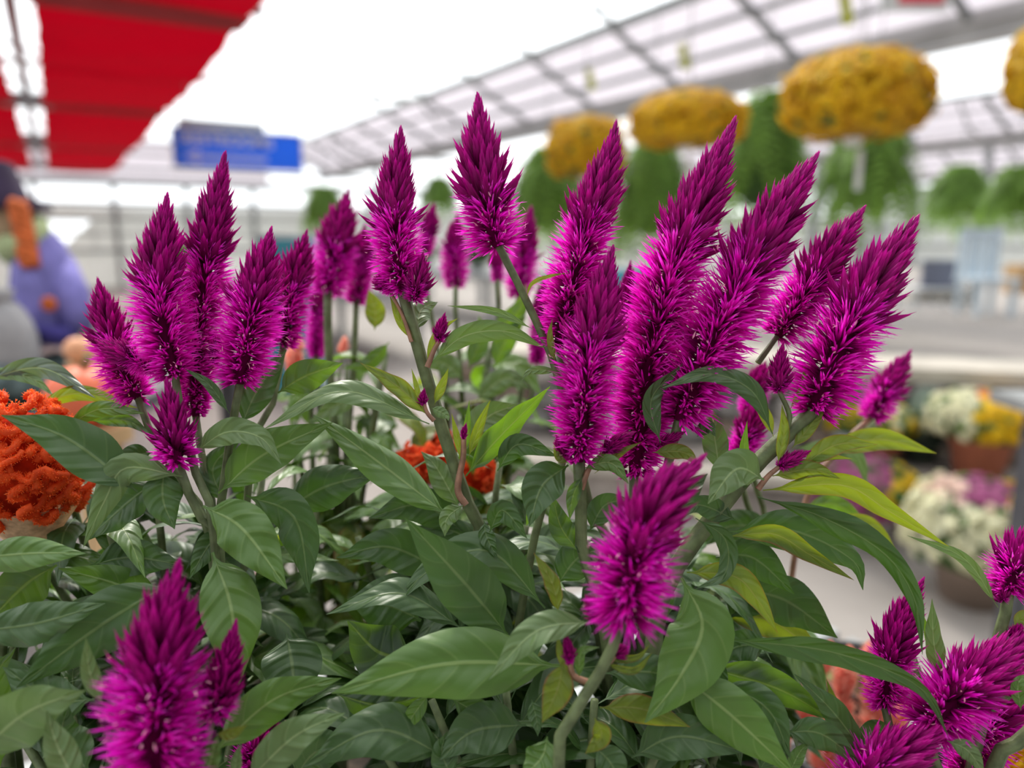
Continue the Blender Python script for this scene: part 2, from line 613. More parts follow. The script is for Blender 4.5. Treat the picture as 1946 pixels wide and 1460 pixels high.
sc2 = P(1742, -36, 5.2)
sg = thing('hanging_sign', sc2, 'white hanging sign with a red panel, cut by the top edge at right', 'sign')
MB().box((-0.24, -0.01, -0.20), (0.24, 0.01, 0.2), 0, (RT, FW, UP), sc2).build('sign_board', WHITE, sg)
MB().box((-0.12, -0.014, -0.15), (0.20, -0.010, 0.15), 0, (RT, FW, UP), sc2).build('red_panel', plain('sign_red', (0.7, 0.04, 0.08), 0.5, 0.05), sg)
MB().tube([sc2 + UP * 0.2, sc2 + UP * 0.75], 0.005, 6).build('hanger_wire', STEEL, sg)

TRAP = plain('trap_yellow', (0.62, 0.66, 0.08), 0.5, 0.1, 6, 0.3, (0.7, 0.7, 0.1))
for (x, y, d, w_) in ((1122, 152, 8.6, 'above the farthest yellow basket'), (1300, 108, 7.4, 'above the middle yellow basket'), (1608, 18, 6.0, 'at the top edge over the nearest yellow basket')):
    q = P(x, y, 6.5 / (P(x, y, 1.0).x - CAM.x))
    t = thing('sticky_trap', q, 'yellow-green sticky card hanging from the roof ' + w_, 'sticky trap', 'yellow sticky cards under the roof')
    MB().box((-0.05, -0.004, -0.14), (0.05, 0.004, 0.14), 0, ((RT + UP * .25).normalized(), FW, (UP - RT * .25).normalized()), q).build('card', TRAP, t)
    MB().tube([q + UP * 0.13, Vector((q.x, q.y, YZ + 2.14))], 0.004, 5).build('string', WHITE, t)


# ------------------------------------------------------------------ flowers behind
def fcol(name, col):
    return plain(name, col, 0.6, 0.25, 40, 0.4, col)


GOLD = fcol('golden_mum', (0.84, 0.53, 0.010))
GOLD2 = fcol('deep_golden_mum', (0.66, 0.36, 0.006))
GOLD3 = fcol('ochre_mum', (0.42, 0.22, 0.008))
YEL = fcol('yellow_mum', (0.88, 0.56, 0.008))
CREAM = fcol('cream_mum', (0.84, 0.81, 0.56))
PURP = fcol('purple_mum', (0.42, 0.10, 0.25))
PINKM = fcol('pale_pink_mum', (0.80, 0.58, 0.48))
ORANGEM = fcol('orange_mum', (0.85, 0.17, 0.06))
BUSH = plain('bush_green', (0.06, 0.13, 0.03), 0.7, 0.4, 30, 0.25, (0.15, 0.3, 0.03))
FERN = plain('fern_green', (0.16, 0.29, 0.045), 0.6, 0.5, 20, 0.42, (0.26, 0.46, 0.05))
WPOT = plain('white_pot', (0.75, 0.77, 0.76), 0.5, 0.05)
BPOT = plain('taupe_pot', (0.33, 0.25, 0.20), 0.7, 0.1)
GPOT = plain('green_pot', (0.05, 0.08, 0.06), 0.6, 0.1)


def blossoms(c, r, n, size, seed, cover=-0.25, lump=0.035):
    """small domed discs on a lumpy cushion; returns vertices, faces and unit directions"""
    rg = np.random.default_rng(seed)
    k = np.arange(n)
    z = 1 - (1 - cover) * (k + 0.5) / n
    ph = k * 2.39996
    q = np.sqrt(np.maximum(0, 1 - z * z))
    D = np.stack([q * np.cos(ph), q * np.sin(ph), z], 1)
    D += rg.normal(0, .04, D.shape)
    D /= np.linalg.norm(D, axis=1, keepdims=True)
    D = np.sign(D) * np.abs(D) ** 0.82
    rad = 1 + lump * (np.sin(D[:, 0] * 7 + seed) * np.sin(D[:, 1] * 6 + 1) + .5 * np.sin(D[:, 2] * 9 + seed)) + rg.normal(0, .045, n)
    pos = np.array(c) + D * np.array(r) * rad[:, None]
    nn = D / np.array(r) + rg.normal(0, .25, D.shape) / np.mean(r)
    nn /= np.linalg.norm(nn, axis=1, keepdims=True)
    a = np.cross(nn, np.array([.3, .2, .93]))
    a /= np.linalg.norm(a, axis=1, keepdims=True)
    b = np.cross(nn, a)
    M = 7
    V = np.empty((n, M + 1, 3))
    s = size * rg.uniform(.75, 1.25, n)[:, None]
    V[:, 0] = pos + nn * s * .45
    for j in range(M):
        t = 2 * math.pi * j / M
        V[:, 1 + j] = pos + (a * math.cos(t) + b * math.sin(t)) * s
    tri = np.array([(0, 1 + j, 1 + (j + 1) % M) for j in range(M)])
    Fc = (tri[None] + (np.arange(n) * (M + 1))[:, None, None]).reshape(-1, 3)
    return V.reshape(-1, 3), Fc.tolist(), D


def cushion(root, c, r, cols, n, size, seed, cover=-0.25, pick=None, core=None):
    core = core or BUSH
    m = MB().blob(c, [q * 0.93 for q in r], 12)
    g = m.build('foliage', core, root, True)
    V, Fc, D = blossoms(c, r, n, size, seed, cover)
    rg = random.Random(seed)
    sl = []
    for k in range(n):
        i = pick(D[k], rg) if pick else rg.randrange(len(cols))
        sl += [i] * 7
    b = build('blossoms', V, Fc, cols, root, None, False, sl)
    b['kind'] = 'stuff'
    return g


def pot(root, o, r, h, mat, rim=True, name='pot'):
    pr = [(0, 0), (r * .72, 0), (r * .95, h * .84)]
    if rim:
        pr += [(r * 1.03, h * .84), (r * 1.03, h), (r * .95, h), (r * .93, h * .9), (0, h * .9)]
    else:
        pr += [(r, h), (r * .95, h), (r * .93, h * .93), (0, h * .93)]
    return MB().lathe(o, pr, 28).build(name, mat, root, True)


RAILZ = YZ + 2.3
hx = P(1625, 175, 3.6)
slab_line('beam', (hx.x, -1.5, RAILZ + 0.02), (hx.x, 6.6, RAILZ + 0.02), 0.04, 0.04, STEEL)


def wires(root, c, r, top):
    m = MB()
    hook = c + UP * 0.62
    for k in range(3):
        a = 2 * math.pi * k / 3 + .4
        m.tube([c + Vector((math.cos(a) * r, math.sin(a) * r, 0)), hook], 0.0025, 5)
    m.tube([hook, Vector((hook.x, hook.y, max(hook.z + .02, top)))], 0.004, 5)
    m.build('hanger', STEEL, root)


for i, (x, y, d, w_, h_, lab) in enumerate(((1628, 178, 3.6, 256, 158, 'nearest and largest hanging basket of golden yellow chrysanthemums, at right'), (1306, 226, 4.45, 206, 100, 'middle hanging basket of golden yellow chrysanthemums, second in the row'),
                                            (1112, 278, 5.8, 148, 112, 'farthest hanging basket of golden yellow chrysanthemums, smallest of the row'), (2015, 118, 2.8, 170, 160, 'hanging basket of yellow chrysanthemums cut by the right edge of the photo'))):
    c = P(x, y, d)
    rx, rz = w_ / 2 * d / F, h_ / 2 * d / F
    t = thing('hanging_basket', c - UP * rz, lab, 'hanging basket', 'yellow chrysanthemum baskets')
    cushion(t, c - UP * rz * .12, (rx * .93, rx * .93, rz * 1.0), [GOLD, GOLD2, GOLD, BUSH], 2600, 0.023, 30 + i, -0.8, lambda D, rg: 3 if rg.random() < .04 else rg.choice((0, 0, 1)), GOLD3)
    MB().lathe(c - UP * (rz * 1.2), [(0, 0), (rx * .12, 0), (rx * .24, rz * .8), (0, rz * .8)], 20).build('basket', WPOT, t, True)
    wires(t, c - UP * rz * .6, rx * .24, RAILZ)
    tg = MB().box((-0.016, -0.003, -0.19), (0.016, 0.003, 0.0), 0, (RT, FW, UP), c - UP * (rz * 1.35) - FW * rx * .3)
    if i < 3:
        tg.build('plant_tag', WPOT, t)['label'] = 'long white plant tag hanging under the basket'


def fern(x, y, d, w_, h_, lab, seed, top=None):
    rg = random.Random(seed)
    c = P(x, y - h_ * .12, d)
    R = w_ / 2 * d / F
    Hh = h_ / 2 * d / F
    t = thing('hanging_fern', c - UP * Hh, lab, 'hanging fern', 'hanging green ferns')
    m = MB()
    for k in range(130):
        az = k * 2.39996
        el = rg.uniform(-0.5, 1.35)
        h = Vector((math.cos(az), math.sin(az), 0))
        L = R * rg.uniform(.8, 1.12)
        p0 = c + h * R * .12
        p1 = p0 + h * L * .5 * math.cos(el) + UP * Hh * .75 * math.sin(el)
        p2 = p0 + h * L * max(.35, math.cos(el)) + UP * Hh * (.8 * math.sin(el) - rg.uniform(.5, 1.5))
        ax = curve([p0, p1, p2], 15)
        T = np.gradient(ax, axis=0)
        for i in range(1, 15):
            tt = Vector(T[i]).normalized()
            sd = tt.cross(UP)
            sd = sd.normalized() if sd.length > 1e-3 else h.orthogonal()
            u = i / 14
            ln = R * .20 * (math.sin(math.pi * min(1, u * .85 + .12)))
            wv = R * .075
            q = Vector(ax[i])
            for s in (-1, 1):
                e = q + sd * s * ln + tt * ln * .35 - UP * ln * rg.uniform(.1, .5)
                m.add([q - tt * wv * .5, q + tt * wv * .5, e + tt * wv * .2, e - tt * wv * .3], [(0, 1, 2, 3)])
    m.build('fronds', FERN, t)
    MB().blob(c - UP * Hh * .2, (R * .62, R * .62, Hh * .66), 8).build('frond_heart', BUSH, t, True)
    MB().lathe(c - UP * (Hh * .55), [(0, 0), (R * .26, 0), (R * .34, Hh * .5), (0, Hh * .5)], 18).build('basket', GPOT, t, True)
    wires(t, c, R * .34, top or RAILZ)


for k, a in enumerate(((1655, 325, 4.9, 196, 220, 'green hanging fern directly below the nearest yellow basket'), (1452, 310, 5.4, 200, 270, 'tall green hanging fern between the two nearest yellow baskets'),
                       (1240, 372, 6.4, 176, 230, 'green hanging fern below the middle yellow basket'), (1040, 375, 7.4, 170, 190, 'green hanging fern below the farthest yellow basket'),
                       (1822, 372, 8.6, 130, 120, 'small green hanging fern right of the nearest basket, second from the right edge'), (1930, 372, 6.9, 120, 120, 'small green hanging fern at the right edge of the photo'),
                       (615, 395, 10.0, 90, 90, 'small distant green hanging fern left of the tall middle spikes'), (835, 370, 9.0, 76, 70, 'small distant hanging fern behind the two middle spikes'))):
    fern(*a[:6], 60 + k)
q0 = P(1240, 370, 6.2)
slab_line('beam', (P(1240, 370, 6.2).x - 0.3, 0.5, RAILZ + 0.06), (P(1240, 370, 6.2).x - 0.3, 8.5, RAILZ + 0.06), 0.04, 0.04, STEEL)

# ------------------------------------------------------------------ stepped stone ledges at the right
LA = (RT * math.sin(math.radians(75)) - FW * math.cos(math.radians(75)))   # along the ledge, towards the right
LB = Vector((-LA.y, LA.x, 0)) if Vector((-LA.y, LA.x, 0)).dot(FW) > 0 else Vector((LA.y, -LA.x, 0))
e1, e2 = G(1800, 928, 0.25), G(1800, 705, 0.70)
n1, n2 = 0.0, (e2 - e1).dot(LB)
e1 = Vector((e1.x, e1.y, 0))
lg = MB().box((-2.6, 0.0, 0.0), (2.6, n2 + 0.1, 0.235), 0, (LA, LB, UP), e1)
struct(lg.build('floor_ledge', STONE))
struct(MB().box((-2.6, -0.03, 0.19), (2.6, 0.05, 0.25), 0, (LA, LB, UP), e1).build('trim_1', COPING))
struct(MB().box((-2.6, n2 + 0.12, 0.0), (2.6, n2 + 3.4, 0.66), 0, (LA, LB, UP), e1).build('floor_terrace', CONC))
struct(MB().box((-2.6, n2 - 0.03, 0.64), (2.6, n2 + 0.42, 0.71), 0, (LA, LB, UP), e1).build('trim_2', COPING))
rg = random.Random(4)
row_z = 0.235
for row in range(3):
    u = -2.5 + rg.uniform(0, .1)
    hh = (0.15, 0.14, 0.115)[row]
    while u < 1.6:
        ln = rg.uniform(0.13, 0.30)
        c = e1 + LA * (u + ln / 2) + LB * (n2 + 0.04) + UP * (row_z + hh / 2)
        sd = rg.uniform(0, 9)
        m = MB()
        for_blob = lambda d, th, ph, s=sd: 1 + .10 * math.sin(5 * d.x + s) * math.sin(4 * d.y + 2 * s) + .08 * math.sin(7 * d.z + s)
        b = MB().blob((0, 0, 0), 1.0, 8, 0, for_blob)
        V = []
        for p in b.v:
            p = Vector(p)
            sgn = lambda v: math.copysign(abs(v) ** 0.6, v)
            V.append(c + LA * (sgn(p.x) * ln * .49) + LB * (sgn(p.y) * .09) + UP * (sgn(p.z) * hh * .5))
        m.add(V, b.f)
        tag(m.build('wall_stone', ROCKS[rg.randrange(3)], None, True), 'rough stone in the low dry-stone wall behind the potted mums', 'stone', 'stones of the low wall')
        u += ln + 0.005
    row_z += hh

# potted chrysanthemums


def mum(px, py, z, lab, r, h, pm, cr, crz, cols, pick, n, size, seed, rim=True):
    o = G(px, py, z)
    t = thing('potted_mum', o, lab, 'potted flower', None)
    pot(t, o, r, h, pm, rim)
    c = o + UP * (h + crz * .55)
    cushion(t, c, (cr, cr, crz), cols, n, size, seed, -0.35, pick)
    return t


side = lambda D: D[0] * math.cos(1.11) - D[1] * math.sin(1.11)
mum(1856, 906, 0.25, 'terracotta pot of yellow and cream chrysanthemums on the stone ledge', .135, .205, TERRA, .215, .125, [YEL, CREAM, BUSH, ORANGEM],
    lambda D, rg: (2 if rg.random() < .12 else (1 if side(D) < -.15 else (3 if D[2] > .93 and rg.random() < .4 else 0))), 420, .026, 71)
mum(1846, 1138, 0.0, 'taupe pot of cream, purple and yellow chrysanthemums standing on the floor', .15, .17, BPOT, .235, .19, [CREAM, YEL, PURP, PINKM, BUSH],
    lambda D, rg: (4 if rg.random() < .12 else (1 if side(D) > .30 else (2 if D[2] > .80 and side(D) > -.3 else (3 if D[2] > .75 else 0)))), 620, .024, 72)
mum(1632, 1036, 0.0, 'white pot of dusky pink chrysanthemums, half hidden by a long yellow-green leaf', .12, .17, WPOT, .19, .15, [PURP, YEL, BUSH],
    lambda D, rg: (2 if rg.random() < .25 else (1 if side(D) > .55 and D[2] > .0 else 0)), 420, .022, 73)
mum(1676, 878, 0.25, 'small terracotta pot of yellow and cream flowers farther left on the ledge', .085, .15, TERRA, .13, .09, [CREAM, YEL, BUSH],
    lambda D, rg: rg.choice((0, 1, 2)), 200, .020, 74)
o = G(1708, 1000, 0.0)
t = thing('flower_pot', o, 'empty brown pot on the floor behind the white pot', 'pot')
pot(t, o, .08, .2, BPOT)
o = G(1746, 874, 0.25)
t = thing('leafy_plant', o, 'grey-green leafy plant in a dark pot on the ledge, left of the yellow mum', 'potted plant')
pot(t, o, .09, .12, GPOT)
MB().blob(o + UP * .24, (.085, .085, .13), 10, 0, lambda d, th, ph: 1 + .16 * math.sin(7 * ph) * math.sin(6 * th)).build('foliage', plain('sage', (0.22, 0.28, 0.22), 0.7, 0.5, 25), t, True)
o = G(1604, 868, 0.25)
t = thing('potted_mum', o, 'small white pot with yellow flowers on the ledge behind the terracotta one', 'potted flower')
pot(t, o, .06, .13, WPOT)
cushion(t, o + UP * .2, (.11, .11, .09), [YEL, BUSH], 120, .02, 75, -.3)

# dark-legged table at the right edge
q = P(1982, 784, 2.12)
t = thing('side_table', (q.x, q.y, 0), 'dark-legged table with a grey top at the right edge of the photo', 'table')
MB().box((-0.02, -0.02, 0), (0.02, 0.02, q.z), 0, (RT, FW, UP), Vector((q.x, q.y, 0))).build('leg', DARKSTEEL, t)
for (a, b) in ((0.7, 0), (0.7, .10), (0.05, .10)):
    MB().box((a - 0.02, b - 0.02, 0), (a + 0.02, b + 0.02, q.z), 0, (RT, FW, UP), Vector((q.x, q.y, 0))).build('leg', DARKSTEEL, t)
MB().box((-0.06, -0.05, q.z), (0.76, 0.15, q.z + 0.035), 0, (RT, FW, UP), Vector((q.x, q.y, 0))).build('table_top', BENCHM, t)

# far things on the terrace
tz = 0.66


def at(px, py, z=tz):
    return G(px, py, z)


def rack(px, py, w_, h_, lab, n=3, z=tz, dep=.35, mat=None):
    o = at(px, py, z)
    t = thing('shelf_rack', o, lab, 'shelf')
    for a in (-w_ / 2, w_ / 2):
        for b in (0, dep):
            MB().box((a - .018, b - .018, 0), (a + .018, b + .018, h_), 0, (RT, FW, UP), o).build('post', mat or WHITE, t)
    for k in range(n):
        z_ = h_ * (k + .6) / n
        MB().box((-w_ / 2, -.02, z_), (w_ / 2, dep, z_ + .035), 0, (RT, FW, UP), o).build('shelf', mat or WHITE, t)
    return o


BLUEW = plain('pale_blue_plastic', (0.62, 0.72, 0.80), 0.5, 0.06)
GREYB = plain('slate_board', (0.17, 0.18, 0.24), 0.6, 0.08)
TAN = plain('cardboard', (0.50, 0.32, 0.16), 0.8, 0.1)
TEAL = plain('teal_plastic', (0.05, 0.30, 0.38), 0.5, 0.08)
o = rack(1786, 592, .50, .22, 'low white shelf on the far terrace carrying a slate grey board', 2)
t = thing('slate_board', o + UP * .22 + FW * .1, 'slate grey rectangular board propped on the low white shelf', 'board')
MB().box((-.14, .1, .0), (.20, .14, .26), 0, (RT, FW, UP), o + UP * .215).build('panel', GREYB, t)
MB().box((-.16, .09, .255), (.22, .15, .28), 0, (RT, FW, UP), o + UP * .215).build('board_frame', WHITE, t)
for k, (a, s) in enumerate(((-.18, .16), (.02, .14), (.20, .12))):
    b = MB().box((a - s / 2, .06, 0), (a + s / 2, .2, .06), 0, (RT, FW, UP), o + UP * .101)
    tag(b.build('carton', plain('cream_carton_%s' % 'abc'[k], (.66, .58, .48), .8, .1)), ('cream carton at the left end of the low white shelf', 'cream carton in the middle of the low white shelf', 'cream carton at the right end of the low white shelf')[k], 'box')
o = at(1888, 602)
t = thing('plastic_chair', o, 'pale blue-white plastic chair with a slatted back on the far terrace', 'chair')
for a in (-.15, .15):
    for b in (0, .3):
        MB().box((a - .02, b - .02, 0), (a + .02, b + .02, .30), 0, (RT, FW, UP), o).build('leg', BLUEW, t)
MB().box((-.19, -.03, .30), (.19, .34, .335), 0, (RT, FW, UP), o).build('seat', BLUEW, t)
bk = MB()
for a in (-.16, -.08, 0, .08, .16):
    bk.box((a - .025, .30, .33), (a + .025, .33, .70), 0, (RT, FW, UP), o)
bk.box((-.19, .295, .68), (.19, .335, .76), 0, (RT, FW, UP), o)
bk.build('backrest', BLUEW, t)
o = at(1950, 560)
tag(MB().box((-.10, 0, 0), (.2, .3, .36), 0, (RT, FW, UP), o).build('cardboard_box', TAN), 'tan cardboard box at the right edge beside the plastic chair', 'box')
for k, (x, d, base, rr, hh, lab) in enumerate(((1205, 5.0, 0.0, .22, 1.14, 'teal drum between the spikes right of the middle'), (548, 6.4, 0.0, .26, 1.34, 'blue-teal drum behind the left plant'))):
    o = P(x, 470, d)
    o = Vector((o.x, o.y, base))
    t = thing('plastic_drum', o, lab, 'drum')
    MB().lathe(o, [(0, 0), (rr * .95, 0), (rr, hh * .05), (rr, hh * .33), (rr * 1.03, hh * .35), (rr, hh * .37), (rr, hh * .66), (rr * 1.03, hh * .68), (rr, hh * .7), (rr, hh * .96), (rr * .93, hh)], 24).build('drum_wall', TEAL, t, True)
    MB().lathe(o + UP * hh, [(rr * .93, 0), (rr * .93, .02), (0, .02)], 24).build('lid', WHITE, t, True)

# plant benches down the house
k = 0
for (bx, by0, by1, lab) in ((3.0, 7.5, 12.0, 'long grey plant bench down the middle of the house'), (1.8, 12.0, 17.0, 'grey plant bench farther back, left of the middle'), (6.0, 9.5, 15.0, 'grey plant bench at the back under the gutter')):
    t = thing('plant_bench', (bx, (by0 + by1) / 2, 0), lab, 'bench')
    MB().box((bx - .55, by0, .70), (bx + .55, by1, .78)).build('bench_top', BENCHM, t)
    for x in (-.45, .45):
        for y in (by0 + .2, by1 - .2):
            MB().box((bx + x - .03, y - .03, 0), (bx + x + .03, y + .03, .70)).build('leg', STEEL, t)
    rg = random.Random(int(bx * 10) + 50)
    nb = 6
    for j in range(nb):
        y = by0 + .45 + (by1 - by0 - .9) * j / (nb - 1)
        o = Vector((bx + rg.uniform(-.2, .2), y, .78))
        p_ = thing('bench_plant', o, 'bushy green potted plant standing in a row on a grey bench', 'potted plant', 'green pot plants on the benches')
        pot(p_, o, .12, .16, rg.choice((TERRA, GPOT, WPOT)))
        sd = rg.uniform(0, 9)
        MB().blob(o + UP * .30, (.24, .24, .19), 9, 0, lambda d, th, ph, s=sd: 1 + .14 * math.sin(6 * ph + s) * math.sin(5 * th)).build('foliage', rg.choice((BUSH, FERN)), p_, True)

# ------------------------------------------------------------------ scarecrow and pumpkins on a table at the left
DT = 1.0
tq = P(60, 700, 2.2)
DT = tq.z - 0.05
t = thing('display_table', (tq.x, tq.y, 0), 'dark display table at left carrying the purple scarecrow', 'table')
MB().box((-.75, -.42, DT - .04), (.42, .6, DT), 0, (RT, FW, UP), Vector((tq.x, tq.y, 0))).build('table_top', DARKSTEEL, t)
for a in (-.7, .37):
    for b in (-.37, .55):
        MB().box((a - .03, b - .03, 0), (a + .03, b + .03, DT - .04), 0, (RT, FW, UP), Vector((tq.x, tq.y, 0))).build('leg', DARKSTEEL, t)
PUR = plain('purple_felt', (0.19, 0.17, 0.45), 0.9, 0.3, 9, bump=0.4)
DPUR = plain('dark_purple_felt', (0.05, 0.04, 0.20), 0.9, 0.3, 9)
HAIR = plain('orange_yarn', (0.55, 0.12, 0.03), 0.9, 0.3, 40, bump=0.5)
SAGE = plain('sage_felt', (0.36, 0.42, 0.22), 0.9, 0.2, 12)
FACE = plain('burlap', (0.55, 0.40, 0.26), 0.9, 0.15, 60)
HAT = plain('black_felt', (0.03, 0.015, 0.045), 0.9, 0.2)
GREYF = plain('grey_felt', (0.34, 0.33, 0.34), 0.9, 0.08, 30)
dd = 2.15
sb = Vector((P(88, 640, dd).x, P(88, 640, dd).y, DT))
s = thing('scarecrow_doll', sb, 'stuffed scarecrow doll with purple coat, orange yarn braid and one orange button, at left', 'scarecrow')
px2 = lambda x, y, off=0.0: P(x, y, dd + off)
MB().tube([px2(96, 655), px2(95, 620), px2(92, 570), px2(84, 520), px2(74, 470), px2(60, 440)], [.100, .105, .100, .086, .068, .045], 20).build('coat', PUR, s, True)
MB().tube([px2(50, 500, -.06), px2(60, 560, -.08), px2(48, 620, -.09), px2(44, 660, -.09)], [.035, .05, .048, .05], 12).build('sleeve', PUR, s, True)
MB().tube([px2(115, 500, .02), px2(135, 560, -.03), px2(145, 630, -.05)], [.04, .05, .045], 12).build('sleeve', PUR, s, True)
MB().tube([px2(108, 620, -.09), px2(104, 650, -.09)], [.055, .05], 14).build('coat_pocket', DPUR, s, True)
bt = px2(94, 578, -.112)
MB().lathe(bt, [(0, .012), (.016, .012), (.021, .006), (.021, 0), (0, 0)], 18, 0, -FW).build('button', HAIR, s, True)
MB().blob(px2(18, 420), (.075, .075, .085), 10).build('face', FACE, s, True)
MB().lathe(px2(12, 392), [(0, .13), (.03, .12), (.06, .03), (.115, .0), (.115, -.012), (0, -.012)], 22).build('hat', HAT, s, True)
br = MB()
for st in (0, 1, 2):
    pts = []
    for i in range(26):
        q = i / 25
        c = px2(30 + 26 * q ** .7, 385 + 120 * q, -.09)
        an = q * 18 + st * 2.094
        pts.append(c + RT * math.cos(an) * .014 + FW * math.sin(an) * .010)
    br.tube(pts, .016, 8)
br.build('yarn_braid', HAIR, s, True)
MB().tube([px2(20, 475, -.05), px2(45, 470, -.075), px2(70, 445, -.03), px2(72, 425, .02)], [.045, .04, .036, .03], 10).build('scarf', SAGE, s, True)
q = P(-4, 600, 1.93)
g = thing('fabric_sack', (q.x, q.y, DT), 'round grey stuffed sack at the left edge in front of the scarecrow', 'sack')
MB().blob((q.x, q.y, DT + .14), (.085, .085, .14), 12, 0, lambda d, th, ph: 1 + .04 * math.sin(5 * ph)).build('sack_body', GREYF, g, True)
MB().tube([(q.x, q.y, DT + .26), (q.x, q.y, DT + .30)], [.035, .045], 12).build('sack_neck', GREYF, g, True)


def pumpkin(px, py, d, w_, col, lab):
    c = P(px, py, d)
    r = w_ / 2 * d / F
    t = thing('pumpkin', c - UP * r * .8, lab, 'pumpkin')
    m = plain('pumpkin_skin', col, 0.5, 0.15, 12)
    MB().blob(c, (r, r, r * .8), 16, 0, lambda dd_, th, ph: (1 - .09 * abs(math.cos(5 * ph)) ** 3) * (1 - .18 * math.exp(-(th / .35) ** 2))).build('pumpkin_body', m, t, True)
    MB().tube([c + UP * r * .6, c + UP * r * .85 + RT * r * .05, c + UP * r * 1.02 + RT * r * .15], [r * .12, r * .08, r * .09], 8).build('stalk', plain('stalk', (.2, .17, .08), .8), t, True)
    return c - UP * r * .8, r


c1, r1 = pumpkin(166, 750, 1.30, 150, (0.85, 0.17, 0.075), 'coral orange pumpkin behind the left plant, below the scarecrow')
c2, r2 = pumpkin(156, 664, 1.62, 66, (0.80, 0.38, 0.20), 'small peach pumpkin beyond the coral one')
for (c, r, lab) in ((c1, r1, 'low wooden stand under the coral orange pumpkin'), (c2, r2, 'wooden stand under the small peach pumpkin')):
    t = thing('plant_stand', (c.x, c.y, 0), lab, 'stand')
    MB().lathe((c.x, c.y, c.z - .03), [(0, 0), (r * .95, 0), (r * .95, .03), (0, .03)], 20).build('stand_top', TAN, t)
    for k in range(3):
        a = 2.1 * k
        MB().tube([(c.x + r * .5 * math.cos(a), c.y + r * .5 * math.sin(a), c.z - .03), (c.x + r * .8 * math.cos(a), c.y + r * .8 * math.sin(a), 0)], .012, 8).build('leg', TAN, t, True)
for k, (x, y, d, lab) in enumerate(((20, 668, 1.9, 'dusky low plant on the display table at the left edge'), (118, 676, 2.1, 'dusky low plant on the display table at the feet of the scarecrow'))):
    o = P(x, y, d)
    o = Vector((o.x, o.y, DT))
    t = thing('low_plant', o, lab, 'potted plant')
    pot(t, o, .05, .04, GPOT, False)
    MB().blob(o + UP * .06, (.09, .08, .05), 9, 0, lambda d_, th, ph: 1 + .2 * math.sin(7 * ph) * math.sin(5 * th)).build('foliage', plain('dusk_green', (.10, .14, .14), .8, .5, 30), t, True)

# bench the celosias stand on
bt_ = thing('display_bench', (0.2, 0.3, 0), 'grey metal bench holding the pots of celosia', 'bench')
bm = MB()
for i in range(17):
    y = -0.16 + 0.066 * i
    bm.box((-0.46, y, 0.722), (0.98, y + 0.045, 0.75))
bm.build('bench_top', BENCHM, bt_)
fr = MB()
for y in (-0.17, 0.92):
    fr.box((-0.46, y - 0.02, 0.66), (0.98, y + 0.02, 0.722))
for x in (-0.46, 0.94):
    fr.box((x, -0.15, 0.66), (x + 0.04, 0.9, 0.722))
fr.build('bench_frame', STEEL, bt_)
for x in (-0.44, 0.92):
    for y in (-0.15, 0.88):
        MB().box((x, y, 0), (x + 0.04, y + 0.04, 0.66)).build('leg', STEEL, bt_)

# ------------------------------------------------------------------ celosia: builders


def line3(pts, d0, d1=None):
    d1 = d0 if d1 is None else d1
    n = len(pts)
    return [P(p[0], p[1], p[2] if len(p) > 2 else d0 + (d1 - d0) * i / max(1, n - 1)) for i, p in enumerate(pts)]


def near(d):
    """the plants nearest the lens stand a little deeper in the bench than first measured"""
    return d if d is None or d > .42 else .42 - (.42 - d) * .62


def blades(base, dirs, nrm, L, wd, bend, rnd):
    """many pointed keeled blades at once: 8 vertices and 8 triangles each"""
    n = len(base)
    t = dirs / np.linalg.norm(dirs, axis=1, keepdims=True)
    s = np.cross(nrm, t)
    s /= np.linalg.norm(s, axis=1, keepdims=True) + 1e-12
    k = np.cross(t, s)
    V = np.empty((n, 8, 3))
    L, wd, bend = L[:, None], wd[:, None], bend[:, None]

    def at(u):
        return base + t * L * u + k * bend * L * u * u
    V[:, 0] = base
    for j, (u, ww) in enumerate(((0.38, 1.0), (0.72, 0.66))):
        c = at(u)
        V[:, 1 + 3 * j] = c - s * wd * ww * 0.5
        V[:, 2 + 3 * j] = c + k * wd * ww * 0.22
        V[:, 3 + 3 * j] = c + s * wd * ww * 0.5
    V[:, 7] = at(1.0)
    tri = np.array([(0, 2, 1), (0, 3, 2), (1, 2, 4), (2, 5, 4), (2, 3, 5), (3, 6, 5), (4, 5, 7), (5, 6, 7)])
    Fc = (tri[None] + (np.arange(n) * 8)[:, None, None]).reshape(-1, 3)
    uv = np.empty((n, 8, 2))
    uv[:, :, 0] = np.array([0, .38, .38, .38, .72, .72, .72, 1.0])[None]
    uv[:, :, 1] = rnd[:, None]
    return V.reshape(-1, 3), Fc, uv.reshape(-1, 2)


def frames(ax):
    T = np.gradient(ax, axis=0)
    T /= np.linalg.norm(T, axis=1, keepdims=True)
    ref = np.array(Vector(T[0]).orthogonal())
    A = []
    for t in T:
        ref = ref - t * ref.dot(t)
        ref = ref / np.linalg.norm(ref)
        A.append(ref)
    A = np.array(A)
    return T, A, np.cross(T, A)


